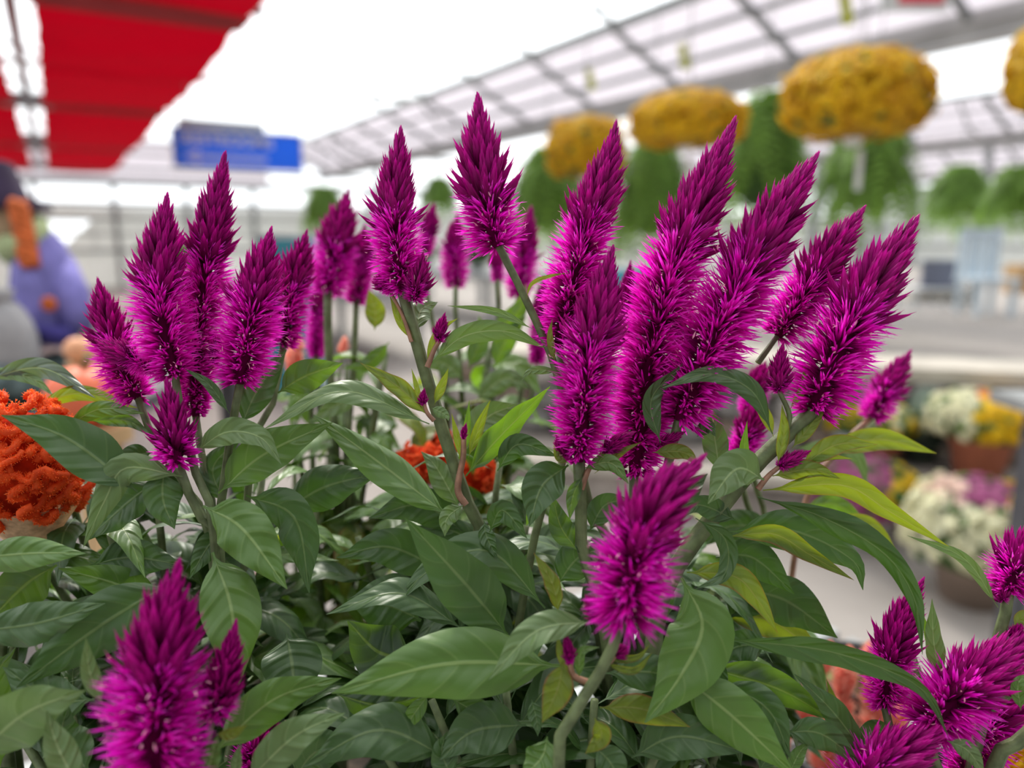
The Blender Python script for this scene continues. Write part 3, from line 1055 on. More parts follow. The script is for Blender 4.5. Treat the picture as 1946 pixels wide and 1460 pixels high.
def spike(root, pts, w, d0, d1=None, cone=0.4, cw=0.62, seed=0, dens=1.0, foot=0.6, label=None, droop=0.0, fat=1.0):
    """a flower spike: dark core, a pointed cone of closed buds and below it a brush of open florets.
    pts run from the foot to the tip"""
    d0, d1 = near(d0), near(d1)
    rg = np.random.default_rng(1000 + seed)
    p3 = line3(pts, d0, d1)
    N = 80
    ax = curve(p3, N)
    T, A, B = frames(ax)
    Lm = np.linalg.norm(np.diff(ax, axis=0), axis=1).sum()
    R = 0.5 * w * (d0 + (d1 or d0)) / 2 / F
    sc = 1 - cone

    def at(s):
        x = np.clip(s, 0, 1) * (N - 1)
        i = np.minimum(x.astype(int), N - 2)
        f = (x - i)[:, None]
        lerp = lambda M: M[i] * (1 - f) + M[i + 1] * f
        return lerp(ax), lerp(T), lerp(A), lerp(B)

    def brush_r(s):
        x = np.clip(s / max(sc, 1e-6), 0, 1)
        return R * np.interp(x, [0, 0.12, 0.35, 0.8, 1.0], [foot, 0.5 + foot / 2, 0.95, 1.0, 0.80])

    def cone_r(x):          # x 0 at the foot of the cone, 1 at the tip
        return R * cw * np.interp(x, [0, 0.2, 0.45, 0.7, 0.9, 1.0], [1.06, 1.0, 0.80, 0.46, 0.16, 0.02])

    # core
    cm = MB()
    ss = np.linspace(0, 0.985, 26)
    rr = np.where(ss < sc, R * 0.20 * np.interp(ss / max(sc, 1e-6), [0, 0.1, 1], [0.6, 1, 1]), 0.5 * cone_r((ss - sc) / cone) * 0.8)
    cp = at(ss)[0]
    cm.tube([Vector(p) for p in cp], [max(1e-4, float(x)) for x in rr], 8)
    core = cm.build('flower_spike', CORE, root, True)
    if label:
        core['label'] = label
    # cone of closed buds
    cl = Lm * cone
    nb = int(46 + 30 * cl / (R * cw) * dens)
    x = (np.arange(nb) + 0.5) / nb
    x = 1 - (1 - x) ** 0.8
    x = np.concatenate([x, np.full(5, 0.97)])
    nb = len(x)
    ph = np.arange(nb) * 2.39996 + rg.uniform(-.25, .25, nb)
    c, t, a, b = at(sc + cone * x * 0.96 - 0.01)
    rad = a * np.cos(ph)[:, None] + b * np.sin(ph)[:, None]
    th = np.radians(np.interp(x, [0, 0.3, 0.7, 1], [44, 31, 19, 6])) * rg.uniform(0.7, 1.3, nb)
    Lb = R * cw * np.interp(x, [0, 0.5, 1], [1.75, 1.55, 0.9]) * rg.uniform(0.85, 1.2, nb)
    Lb[-5:] = R * cw * 1.25
    th[-5:] = np.radians(4)
    r0 = np.maximum(cone_r(x) - Lb * np.sin(th), cone_r(x) * 0.12)
    dr = t * np.cos(th)[:, None] + rad * np.sin(th)[:, None]
    bs = c + rad * r0[:, None] - t * (Lb * 0.52)[:, None]
    tang = np.cross(t, rad)
    nr = rad * np.cos(th)[:, None] - t * np.sin(th)[:, None]
    parts = []
    for k, (off, wk) in enumerate(((0, 0.205), (0.9, 0.165), (-0.9, 0.165))):
        nn = nr * math.cos(off) + tang * math.sin(off)
        dk = dr + tang * (0.10 * math.sin(off))
        parts.append(blades(bs, dk, nn, Lb * (1.0 if k == 0 else 0.92), Lb * wk, np.full(nb, -0.05), rg.random(nb)))
    V = np.concatenate([q[0] for q in parts])
    Fc = np.concatenate([q[1] + i * nb * 8 for i, q in enumerate(parts)])
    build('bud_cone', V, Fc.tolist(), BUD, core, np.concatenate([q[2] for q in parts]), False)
    # brush of open florets
    bl = Lm * sc
    nf = int(max(16, 60 * bl / R * dens))
    s = (np.arange(nf) + rg.random(nf)) / nf * sc
    ph = np.arange(nf) * 2.39996 + rg.uniform(-.4, .4, nf)
    K = 7
    c, t, a, b = at(s)
    rad = a * np.cos(ph)[:, None] + b * np.sin(ph)[:, None]
    el = np.radians(np.interp(s / max(sc, 1e-6), [0, 0.15, 0.6, 1.0], [105 + droop, 88 + droop * .6, 74, 52])) + rg.uniform(-.12, .12, nf)
    cen = t * np.cos(el)[:, None] + rad * np.sin(el)[:, None]
    tang = np.cross(t, rad)
    o2 = np.cross(cen, tang)
    Rr = brush_r(s)
    foot3 = c + rad * (R * 0.16)
    rep = lambda M: np.repeat(M, K, axis=0)
    psi = np.tile(np.arange(K) * 2 * math.pi / K, nf) + np.repeat(rg.random(nf) * 6, K)
    sp = rg.uniform(0.06, 0.40, nf * K)
    d = rep(cen) + (rep(tang) * np.cos(psi)[:, None] + rep(o2) * np.sin(psi)[:, None]) * sp[:, None]
    d += rg.normal(0, 0.05, d.shape)
    L = rep(Rr - R * 0.16) * rg.uniform(0.62, 1.2, nf * K)
    wd = R * 0.068 * fat * rg.uniform(0.7, 1.25, nf * K)
    V, Fc, uv = blades(rep(foot3), d, rep(rad) + rg.normal(0, .4, d.shape), L, wd, rg.uniform(-.1, .16, nf * K), rg.random(nf * K))
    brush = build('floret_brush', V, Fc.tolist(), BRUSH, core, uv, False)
    # stamens: pale specks among the open florets
    ns = int(min(90, nf * 0.6))
    if ns > 8 and w > 60:
        s = rg.uniform(0.03, 0.99, ns) * sc
        ph = rg.random(ns) * 6.283
        c, t, a, b = at(s)
        rad = a * np.cos(ph)[:, None] + b * np.sin(ph)[:, None]
        q = c + rad * (brush_r(s) * rg.uniform(0.5, 1.05, ns))[:, None]
        dd = rad + t * rg.uniform(-.8, 1.2, ns)[:, None] + np.cross(t, rad) * rg.uniform(-1, 1, ns)[:, None]
        V, Fc, uv = blades(q, dd, t, R * rg.uniform(.07, .20, ns), np.full(ns, R * .04), rg.uniform(-.6, .6, ns), rg.random(ns))
        build('stamen_tuft', V, Fc.tolist(), STAMEN, core, uv, False)
    return core


def stem(root, pts, w, d0, d1=None, mat=None, taper=0.75, name='stem'):
    """pts from the top down; the ribs run along it"""
    d0, d1 = near(d0), near(d1)
    c = curve(line3(pts, d0, d1), 22)
    dm = (d0 + (d1 or d0)) / 2
    r = 0.5 * w * dm / F
    m = MB()
    T, A, B = frames(c)
    n = 16
    V, Fc = [], []
    for i in range(len(c)):
        q = taper + (1 - taper) * i / (len(c) - 1)
        for j in range(n):
            an = 2 * math.pi * j / n
            rr = r * q * (1.0 if j % 2 else 0.80)
            V.append(c[i] + (A[i] * math.cos(an) + B[i] * math.sin(an)) * rr)
    for i in range(len(c) - 1):
        for j in range(n):
            Fc.append((i * n + j, i * n + (j + 1) % n, (i + 1) * n + (j + 1) % n, (i + 1) * n + j))
    Fc.append(tuple(range(n))[::-1])
    m.add(V, Fc)
    return m.build(name, mat or STEM, root, True)


def leaf3(root, p3, width, mat, face='T', roll=0.0, roll1=None, fold=0.35, curl=0.25, rip=0.10, seed=0, pet=0.10, name='leaf'):
    """a lanceolate leaf along a 3-D line from its foot to its tip"""
    rg = random.Random(seed)
    N, M = 22, 9
    ax = curve(p3, N)
    T = np.gradient(ax, axis=0)
    T /= np.linalg.norm(T, axis=1, keepdims=True)
    half = width / 2
    ph0, ph1, fr = rg.uniform(0, 6), rg.uniform(0, 6), rg.uniform(14, 22)
    V, Fc, uv = [], [], []
    camv = np.array(CAM)
    roll1 = roll if roll1 is None else roll1
    pn = None
    for i in range(N):
        u = i / (N - 1)
        t = T[i]
        v = camv - ax[i]
        nn = v - t * v.dot(t)
        nn /= np.linalg.norm(nn) + 1e-9
        if face == 'U':
            nn = -nn
        a = math.radians(roll + (roll1 - roll) * u)
        nn = nn * math.cos(a) + np.cross(t, nn) * math.sin(a)
        if pn is not None:
            nn = nn * 0.6 + (pn - t * pn.dot(t)) * 0.4
            nn /= np.linalg.norm(nn)
        pn = nn
        s = np.cross(t, nn)
        x = max(0.0, (u - pet) / (1 - pet))
        prof = (math.sin(math.pi * x ** 0.72) ** 0.98) * (1 - 0.25 * x ** 3) * 1.03 if 0 < x < 1 else 0.0
        h = max(half * prof, half * (0.055 if u < 0.5 else 0.012))
        for j in range(M):
            q = -1 + 2 * j / (M - 1)
            aq = abs(q)
            off = s * (q * h * math.cos(fold)) + nn * (h * (aq * math.sin(fold) - curl * aq ** 3))
            off = off + nn * (h * rip * (math.sin(u * fr + (ph0 if q > 0 else ph1)) * aq ** 2))
            off = off + nn * (h * 0.024 * math.sin((u - 0.17 * aq ** 1.25) * 34.6) * aq * (1 - aq) * 3)
            V.append(ax[i] + off)
            uv.append((u, q * 0.5 + 0.5))
    for i in range(N - 1):
        for j in range(M - 1):
            k = i * M + j
            Fc.append((k, k + M, k + M + 1, k + 1))
    return build(name, V, Fc, LEAF[mat], root, uv, True)


_leaf_seed = [0]
_fills = []


def leaf(root, pts, w, mat='d', face='T', d0=0.42, d1=None, roll=0, roll1=None, fold=0.35, curl=0.25, rip=0.13, pet=0.08):
    d0, d1 = near(d0), near(d1)
    if mat == 'm' and face == 'U':
        mat = 'g'
    _leaf_seed[0] += 1
    vr = random.Random(_leaf_seed[0] * 7 + 1)
    if roll1 is None:
        roll1 = roll + vr.uniform(-22, 22)
    curl += vr.uniform(-.15, .2)
    rip += vr.uniform(-.05, .08)
    dm = (d0 + (d1 or d0)) / 2
    return leaf3(root, line3(pts, d0, d1), w * dm / F / max(0.35, math.cos(math.radians(roll)) * math.cos(fold)), mat, face, roll, roll1, fold, curl, rip, _leaf_seed[0], pet)


def skyline(x, pts=((0, 800), (150, 830), (300, 900), (420, 800), (520, 760), (700, 700), (820, 720), (1000, 760), (1080, 880), (1300, 960), (1420, 1010), (1520, 1170), (1600, 1380), (1700, 1420), (1946, 1440))):
    return float(np.interp(x, [p[0] for p in pts], [p[1] for p in pts]))


def fill(root, tops, n, seed, mats='dddmm', low=None, lift=0):
    """leafy stems: leaves spring from them spirally all the way down.  tops = (x, y, distance) of each stem's top"""
    rg = random.Random(seed)
    base = Vector(root.location) + Vector((0, 0, 0.14))
    for (px, py, d) in tops:
        top = P(px, py, d)
        mb = MB()
        ln = [top, top.lerp(base, 0.5) + Vector((rg.uniform(-.01, .01), rg.uniform(-.01, .01), 0.02)), base]
        c = curve(ln, 14)
        mb.tube([Vector(q) for q in c], [0.0022 + 0.0018 * i / 13 for i in range(14)], 8)
        mb.build('stem', STEM, root, True)
        az = rg.uniform(0, 6.28)
        for k in range(n):
            f = (k + rg.uniform(0.1, 0.9)) / n * 0.72
            o = top.lerp(ln[1], f / 0.5) if f < 0.5 else ln[1].lerp(base, (f - 0.5) / 0.5)
            for _ in range(7):
                az += 2.4 + rg.uniform(-.4, .4)
                el = rg.uniform(-0.35, 0.85)
                h = RT * math.cos(az) + FW * math.sin(az)
                L = rg.uniform(0.065, 0.11) * (0.75 + 0.5 * f)
                p1 = o + h * L * 0.5 * math.cos(el) + UP * L * 0.5 * math.sin(el)
                p2 = o + h * L * math.cos(el - 0.5) + UP * (L * 0.5 * math.sin(el) + L * 0.45 * math.sin(el - 0.9))
                ok = True
                for q in (p1, p2):
                    z = R3.transposed() @ (q - CAM)
                    dz = -z.z
                    x, y = W / 2 + z.x / dz * F, H / 2 - z.y / dz * F
                    if dz < (low or d - 0.05) or y < skyline(x) - lift:
                        ok = False
                if ok:
                    break
            if not ok:
                continue
            m = rg.choice(mats)
            # upper side up: roll of the blade follows from which way it leans
            side = RT.cross(UP)
            _fills.append(leaf_up(root, [o, p1, p2], rg.uniform(0.24, 0.34) * L, m, rg.randrange(10 ** 6)))


def leaf_up(root, p3, width, mat, seed):
    """a leaf whose upper side faces the sky"""
    rg = random.Random(seed)
    o, p1, p2 = [Vector(q) for q in p3]
    t = (p2 - o).normalized()
    v = CAM - (o + p2) / 2
    nv = (v - t * v.dot(t)).normalized()
    nu = (UP - t * UP.dot(t)).normalized()
    ang = math.degrees(math.atan2(t.dot(nv.cross(nu)), nv.dot(nu)))
    return leaf3(root, [o, p1, p2], width, mat, 'T', ang + rg.uniform(-25, 25), None, rg.uniform(.2, .5), rg.uniform(.1, .4), rg.uniform(.05, .14), seed)


BENCH_Z = 0.75


def plant(px, d, label, name='celosia_plant', cat='plant', group=None):
    o = P(px, 1250, d)
    r = thing(name, (o.x, o.y, BENCH_Z), label, cat, group)
    p = MB().lathe((o.x, o.y, BENCH_Z), [(0.0, 0.0), (0.040, 0.0), (0.042, 0.004), (0.054, 0.125), (0.058, 0.127), (0.058, 0.14), (0.054, 0.14), (0.053, 0.128)], 28)
    p.build('pot', POT, r, True)
    s = MB().lathe((o.x, o.y, BENCH_Z + 0.126), [(0.0, 0.006), (0.03, 0.004), (0.053, 0.0)], 24)
    s.build('soil', SOIL, r, True)
    return r


def foot(r):
    """the pot's soil seen as (x, y, distance), for stems that run down to it"""
    q = Vector(r.location) + Vector((0, 0, 0.128))
    z = R3.transposed() @ (q - CAM)
    return (W / 2 + z.x / -z.z * F, H / 2 - z.y / -z.z * F, -z.z)


# ------------------------------------------------------------------ celosia: the plants
# rear plants, out of focus
Q = plant(640, 0.62, 'out-of-focus magenta celosia behind, its upright spikes between the left and middle plants', group='magenta celosia plants')
spike(Q, [(622, 556), (640, 460), (660, 373)], 100, 0.60, cone=.48, cw=.75, seed=1)
spike(Q, [(676, 575), (688, 500), (692, 437)], 66, 0.62, cone=.35, cw=.8, seed=2)
spike(Q, [(600, 678), (606, 600), (612, 520)], 52, 0.66, cone=.4, cw=.8, seed=3)
stem(Q, [(623, 552), (625, 680), (640, 900), foot(Q)], 20, 0.60, .62)
stem(Q, [(677, 574), (672, 700), (660, 900), foot(Q)], 15, 0.62)
stem(Q, [(600, 676), (610, 800), (640, 950), foot(Q)], 15, 0.66, .62)
fill(Q, [(560, 800, .60), (660, 760, .60), (720, 720, .62), (600, 960, .58), (500, 1000, .58)], 16, 11, 'mgyp')
fill(Q, [(590, 700, .64), (660, 690, .66), (735, 670, .62)], 9, 31, 'mgyp', lift=95)
leaf(Q, [(712, 628), (713, 590), (700, 550)], 38, 'y', 'U', .56)
leaf(Q, [(740, 650), (700, 690), (650, 700)], 30, 'm', 'U', .58)
leaf(Q, [(690, 740), (640, 770), (590, 800)], 40, 'p', 'T', .58)

Q = plant(900, 0.66, 'out-of-focus magenta celosia farthest back, with slim spikes behind the middle plant', group='magenta celosia plants')
spike(Q, [(806, 480), (814, 440), (824, 390)], 46, 0.66, cone=.5, cw=.8, seed=4)
spike(Q, [(866, 545), (864, 480), (869, 412)], 66, 0.66, cone=.42, cw=.7, seed=5)
spike(Q, [(984, 565), (997, 480), (1009, 396)], 70, 0.64, cone=.48, cw=.7, seed=6)
spike(Q, [(946, 535), (945, 500), (943, 470)], 34, 0.68, cone=.5, cw=.9, seed=7)
spike(Q, [(1020, 690), (1028, 610), (1034, 530)], 52, 0.60, cone=.4, cw=.8, seed=8)
for a in ([(806, 478), (812, 560), (850, 800)], [(866, 545), (866, 600), (880, 800)], [(985, 565), (970, 640), (930, 800)],
          [(946, 533), (946, 620), (915, 800)], [(1020, 688), (1010, 760), (960, 900)]):
    stem(Q, a + [foot(Q)], 13, 0.65)
fill(Q, [(830, 740, .64), (900, 770, .62), (985, 770, .62), (760, 960, .6), (860, 1000, .6), (1020, 1000, .58)], 16, 12, 'mgyp')
fill(Q, [(845, 670, .66), (925, 665, .64), (1000, 680, .66)], 9, 32, 'mgyp', lift=105)
for a in (([(940, 700), (960, 650), (1000, 600)], 40, 'm', 'U'), ([(880, 720), (840, 690), (800, 700)], 44, 'p', 'T'), ([(905, 760), (960, 720), (1010, 740)], 44, 'p', 'T'),
          ([(930, 640), (985, 590), (1000, 540)], 36, 'm', 'U'), ([(890, 700), (915, 640), (910, 600)], 38, 'm', 'U')):
    leaf(Q, a[0], a[1], a[2], a[3], .6)

Q = plant(1480, 0.60, 'out-of-focus magenta celosia behind the right-hand plant, one pale pink-tipped spike leaning right', group='magenta celosia plants')
spike(Q, [(1655, 795), (1685, 740), (1728, 672)], 78, 0.58, cone=.55, cw=.75, seed=9)
spike(Q, [(1422, 790), (1435, 745), (1452, 695)], 62, 0.52, cone=.4, cw=.8, seed=10)
spike(Q, [(1400, 880), (1420, 830), (1440, 770)], 76, 0.50, cone=.45, cw=.75, seed=11)
stem(Q, [(1655, 795), (1600, 850), (1520, 1000), foot(Q)], 14, 0.58, mat=REDSTEM)
stem(Q, [(1422, 790), (1430, 900), (1460, 1050), foot(Q)], 14, 0.52, .6)
stem(Q, [(1400, 878), (1420, 960), (1460, 1100), foot(Q)], 14, 0.50, .6)
leaf(Q, [(1560, 860), (1670, 835), (1780, 862)], 44, 'y', 'U', .50)
leaf(Q, [(1590, 980), (1655, 1000), (1706, 1052)], 30, 'y', 'U', .52)
leaf(Q, [(1530, 960), (1590, 960), (1650, 1000)], 34, 'm', 'U', .55)
leaf(Q, [(1510, 850), (1620, 860), (1650, 930)], 34, 'p', 'T', .58)
leaf(Q, [(1480, 1010), (1390, 1000), (1330, 1040)], 60, 'd', 'T', .52)
fill(Q, [(1420, 1040, .56), (1500, 1140, .54), (1330, 1120, .56)], 16, 13, 'dgmy')

# left plant
Q = plant(400, 0.44, 'magenta celosia at left, a tight bunch of tall spikes above broad dark leaves', group='magenta celosia plants')
spike(Q, [(262, 758), (228, 690), (203, 610), (187, 537)], 108, .44, cone=.45, cw=.68, seed=20)
spike(Q, [(292, 702), (245, 680), (188, 650)], 56, .42, .415, cone=.5, cw=.9, seed=21)
spike(Q, [(332, 715), (316, 640), (302, 540), (317, 378)], 132, .42, cone=.44, cw=.72, seed=22)
spike(Q, [(372, 792), (372, 690), (386, 560), (405, 420), (428, 292)], 112, .445, cone=.36, cw=.74, seed=23, foot=.35)
spike(Q, [(455, 730), (468, 650), (490, 545), (513, 445)], 134, .42, cone=.40, cw=.70, seed=24)
spike(Q, [(538, 658), (550, 580), (565, 510), (581, 447)], 92, .48, cone=.42, cw=.78, seed=25)
spike(Q, [(337, 885), (330, 830), (318, 730)], 104, .405, cone=.66, cw=.78, seed=26, droop=25, fat=2.4, dens=.45, label='small young spike with a star of open florets at its foot')
spike(Q, [(405, 690), (412, 665), (420, 640)], 40, .43, cone=.5, cw=.9, seed=27)
stem(Q, [(338, 882), (362, 945), (395, 1010), (420, 1090), foot(Q)], 24, .405, .43)
stem(Q, [(332, 712), (345, 790), (372, 900), (410, 1060), foot(Q)], 20, .42)
stem(Q, [(262, 756), (290, 830), (350, 930), (405, 1080), foot(Q)], 18, .44)
stem(Q, [(292, 700), (318, 730), (340, 800)], 9, .42, mat=REDSTEM)
stem(Q, [(456, 728), (445, 790), (425, 930), (420, 1090), foot(Q)], 20, .42, .44)
stem(Q, [(372, 790), (385, 880), (410, 1040), foot(Q)], 18, .445)
stem(Q, [(538, 656), (520, 760), (470, 950), foot(Q)], 17, .48, .45)
for a in (
    ([(262, 935), (130, 835), (2, 789)], 92, 'd', 'T', .40, .37, 10), ([(347, 906), (240, 890), (200, 950), (158, 1041)], 58, 'p', 'T', .40, .385, 0),
    ([(312, 885), (310, 950), (332, 1006)], 66, 'd', 'T', .405, .40, 20), ([(370, 860), (430, 822), (495, 832), (535, 883)], 50, 'p', 'T', .41, .40, -15),
    ([(458, 810), (490, 740), (545, 664)], 58, 'd', 'T', .43, .45, 15), ([(528, 747), (580, 715), (652, 690)], 62, 'm', 'U', .44, .45, 0),
    ([(415, 938), (500, 865), (632, 803)], 82, 'm', 'T', .42, .43, -10), ([(386, 962), (460, 1005), (546, 1120)], 96, 'm', 'T', .40, .375, 5),
    ([(468, 942), (560, 985), (588, 1128)], 78, 'd', 'T', .43, .41, 20), ([(540, 970), (620, 925), (722, 900)], 84, 'd', 'T', .45, .44, 0),
    ([(404, 1050), (440, 1160), (450, 1318)], 108, 'm', 'T', .395, .36, 0), ([(330, 1105), (190, 1190), (31, 1308)], 112, 'd', 'T', .40, .35, 5),
    ([(-60, 1062), (60, 1052), (163, 1052)], 66, 'm', 'T', .38, .37, 0), ([(-50, 1200), (70, 1185), (200, 1147)], 80, 'd', 'T', .37, .36, 5),
    ([(108, 1074), (50, 1110), (-30, 1190)], 88, 'm', 'U', .40, .39, 0), ([(60, 780), (150, 747), (262, 776)], 30, 'y', 'U', .46, .45, 0),
    ([(125, 812), (190, 778), (275, 786)], 32, 'm', 'T', .45, .43, 0), ([(-30, 722), (80, 700), (182, 757)], 40, 'p', 'U', .48, .45, 0),
    ([(-20, 700), (60, 720), (105, 755)], 24, 'm', 'T', .48, .46, 0), ([(436, 786), (398, 732), (350, 700)], 20, 'd', 'T', .41, .41, 0),
    ([(170, 800), (240, 800), (290, 830)], 26, 'm', 'U', .45, .43, 0), ([(300, 915), (250, 950), (160, 1030)], 70, 'd', 'T', .43, .42, 20),
    ([(290, 860), (250, 870), (235, 905)], 44, 'd', 'T', .43, .42, 0), ([(430, 960), (405, 890), (460, 830)], 50, 'd', 'T', .44, .45, 0),
    ([(170, 1075), (250, 1060), (350, 1075)], 70, 'd', 'T', .42, .43, 0), ([(310, 1150), (220, 1110), (110, 1080)], 70, 'm', 'T', .43, .40, 0),
    ([(545, 1205), (555, 1265), (562, 1345)], 112, 'd', 'T', .44, .42, 0), ([(430, 1000), (395, 1040), (360, 1100)], 44, 'd', 'T', .43, .42, 0),
):
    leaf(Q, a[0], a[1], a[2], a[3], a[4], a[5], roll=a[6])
fill(Q, [(300, 960, .47), (400, 960, .48), (500, 900, .48), (200, 980, .45), (120, 900, .48), (40, 1000, .50), (330, 1020, .53)], 18, 14, 'dddm')

# middle plant
Q = plant(890, 0.47, 'magenta celosia in the middle, two spikes on long bare stems with small side buds', group='magenta celosia plants')
spike(Q, [(767, 556), (755, 470), (750, 390), (761, 249)], 122, .42, cone=.52, cw=.72, seed=30, droop=8)
spike(Q, [(788, 572), (793, 540), (803, 488)], 58, .41, cone=.6, cw=.9, seed=31)
spike(Q, [(947, 470), (930, 410), (916, 320), (908, 191)], 138, .41, cone=.64, cw=.80, seed=32, foot=.9, droop=-8)
spike(Q, [(835, 650), (838, 625), (845, 598)], 30, .42, cone=.7, cw=1, seed=33)
spike(Q, [(806, 770), (803, 758), (806, 740)], 18, .42, cone=.7, cw=1, seed=34)
spike(Q, [(881, 835), (882, 820), (886, 805)], 14, .43, cone=.7, cw=1, seed=35)
spike(Q, [(742, 552), (730, 545), (715, 530)], 34, .42, cone=.3, cw=.9, seed=36)
stem(Q, [(766, 554), (800, 680), (845, 830), (885, 950), (912, 1045), foot(Q)], 30, .42, .45)
stem(Q, [(947, 466), (985, 540), (1032, 640), (1062, 720), (1080, 850), (1010, 1050), foot(Q)], 19, .41, .45)
stem(Q, [(835, 648), (825, 665), (812, 698)], 11, .42, mat=REDSTEM)
stem(Q, [(742, 555), (765, 600), (782, 650)], 8, .42, mat=REDSTEM)
stem(Q, [(881, 835), (880, 870), (870, 930), (885, 960)], 14, .43, mat=REDSTEM)
stem(Q, [(806, 768), (812, 785), (825, 800)], 9, .42, mat=REDSTEM)
for a in (
    ([(1036, 1156), (930, 1048), (820, 1082), (746, 1154)], 74, 'd', 'T', .42, .40, 10), ([(880, 1196), (760, 1128), (620, 1168)], 60, 'd', 'T', .41, .39, 25),
    ([(966, 1210), (885, 1110), (770, 985)], 108, 'd', 'T', .395, .36, 0), ([(858, 985), (705, 868), (595, 788)], 62, 'm', 'T', .43, .44, 35),
    ([(816, 806), (650, 744), (497, 818)], 46, 'p', 'T', .42, .40, 35), ([(885, 905), (950, 830), (1046, 734)], 52, 'm', 'U', .42, .43, 20),
    ([(818, 692), (880, 640), (960, 630), (1037, 662)], 40, 'p', 'T', .42, .43, 25), ([(1014, 626), (940, 592), (850, 581)], 15, 'p', 'T', .42, .41, 0),
    ([(816, 792), (757, 735), (684, 689)], 36, 'y', 'U', .42, .415, 20), ([(885, 855), (925, 795), (985, 768)], 62, 'p', 'T', .45, .47, 0),
    ([(872, 965), (830, 890), (800, 858)], 50, 'p', 'T', .45, .46, 0), ([(793, 628), (800, 590), (832, 574)], 44, 'p', 'T', .43, .45, 0),
    ([(1000, 568), (1010, 540), (1040, 526), (1084, 518)], 8, 'y', 'T', .41, .41, 0), ([(1060, 705), (1010, 705), (990, 725)], 16, 'p', 'T', .41, .40, 0),
    ([(945, 895), (985, 845), (1060, 868)], 44, 'd', 'T', .43, .42, 10), ([(930, 1012), (955, 970), (1002, 1024)], 42, 'd', 'T', .41, .40, 15),
    ([(920, 990), (925, 1020), (945, 1062)], 30, 'd', 'T', .42, .41, 0), ([(880, 960), (850, 985), (845, 1020)], 34, 'p', 'T', .42, .41, 0),
    ([(810, 690), (835, 630), (870, 605)], 18, 'y', 'U', .42, .42, 0), ([(790, 650), (760, 610), (740, 560)], 16, 'y', 'U', .42, .42, 0),
    ([(825, 770), (845, 720), (852, 700)], 18, 'y', 'U', .42, .42, 0), ([(800, 770), (790, 730), (782, 700)], 10, 'y', 'U', .42, .42, 0),
    ([(880, 880), (868, 830), (858, 785)], 14, 'y', 'U', .43, .43, 0), ([(890, 870), (915, 800), (932, 760)], 20, 'y', 'U', .43, .43, 0),
    ([(870, 880), (885, 830), (892, 760)], 16, 'm', 'U', .44, .44, 0), ([(1055, 690), (1045, 640), (1050, 605)], 14, 'y', 'U', .41, .41, 0),
    ([(820, 775), (848, 790), (852, 800)], 22, 'p', 'T', .41, .405, 0), ([(880, 1010), (800, 960), (700, 985)], 70, 'd', 'T', .46, .45, 0),
    ([(850, 1090), (740, 1040), (640, 1060)], 80, 'd', 'T', .46, .44, 0), ([(930, 1120), (880, 1020), (790, 1000)], 60, 'd', 'T', .46, .46, 0),
    ([(800, 1180), (740, 1150), (660, 1140)], 120, 'd', 'T', .45, .44, 0), ([(1000, 900), (1020, 940), (1000, 1000)], 40, 'm', 'U', .44, .44, 0),
):
    leaf(Q, a[0], a[1], a[2], a[3], a[4], a[5], roll=a[6])
fill(Q, [(760, 960, .50), (860, 900, .52), (950, 880, .50), (1000, 1000, .48), (680, 1020, .51), (900, 1060, .50)], 18, 15, 'dddm')

# right plant
Q = plant(1240, 0.46, 'magenta celosia right of the middle, the largest fan of long spikes leaning right', group='magenta celosia plants')
spike(Q, [(1062, 660), (1085, 555), (1115, 445), (1150, 330), (1170, 238)], 136, .43, cone=.42, cw=.72, seed=40)
spike(Q, [(1100, 878), (1108, 780), (1120, 680), (1140, 585), (1163, 478)], 144, .395, cone=.40, cw=.70, seed=41, foot=.45)
spike(Q, [(1205, 905), (1222, 760), (1245, 640), (1282, 500), (1340, 365), (1396, 227)], 160, .43, cone=.33, cw=.68, seed=42, foot=.5)
spike(Q, [(1290, 800), (1335, 690), (1400, 555), (1480, 410), (1551, 297)], 172, .42, cone=.40, cw=.68, seed=43, foot=.7)
spike(Q, [(1478, 640), (1530, 560), (1588, 470), (1639, 399)], 118, .44, cone=.5, cw=.72, seed=44)
spike(Q, [(1545, 785), (1585, 680), (1660, 540), (1738, 421)], 164, .415, cone=.46, cw=.72, seed=45)
spike(Q, [(1480, 745), (1482, 700), (1488, 655)], 48, .41, cone=.75, cw=.95, seed=46, label='small dark bud spike between the large ones')
spike(Q, [(1480, 888), (1505, 873), (1538, 858)], 34, .41, cone=.75, cw=.95, seed=47)
spike(Q, [(1145, 862), (1175, 838), (1205, 822)], 34, .40, cone=.7, cw=.95, seed=48)
spike(Q, [(1245, 850), (1270, 838), (1300, 822)], 30, .42, cone=.7, cw=.95, seed=49)
spike(Q, [(1185, 660), (1190, 600), (1198, 500)], 60, .50, cone=.5, cw=.8, seed=50)
spike(Q, [(1080, 875), (1068, 855), (1058, 830)], 30, .40, cone=.6, cw=.95, seed=51)
stem(Q, [(1100, 876), (1104, 960), (1108, 1060), (1150, 1200), foot(Q)], 30, .40, .44)
stem(Q, [(1545, 783), (1500, 822), (1430, 890), (1350, 990), (1280, 1090), (1240, 1250), foot(Q)], 42, .415, .43)
stem(Q, [(1478, 638), (1462, 660), (1440, 690)], 13, .44)
stem(Q, [(1290, 798), (1275, 860), (1250, 980), (1230, 1150), foot(Q)], 24, .42, .45)
stem(Q, [(1205, 900), (1205, 980), (1220, 1150), foot(Q)], 24, .43, .45)
stem(Q, [(1062, 658), (1080, 760), (1120, 960), (1190, 1150), foot(Q)], 22, .44, .46)
stem(Q, [(1480, 742), (1500, 790), (1490, 830)], 12, .41)
stem(Q, [(1480, 888), (1460, 905), (1440, 930)], 12, .41, mat=REDSTEM)
stem(Q, [(1145, 862), (1120, 890), (1105, 930)], 12, .40, mat=REDSTEM)
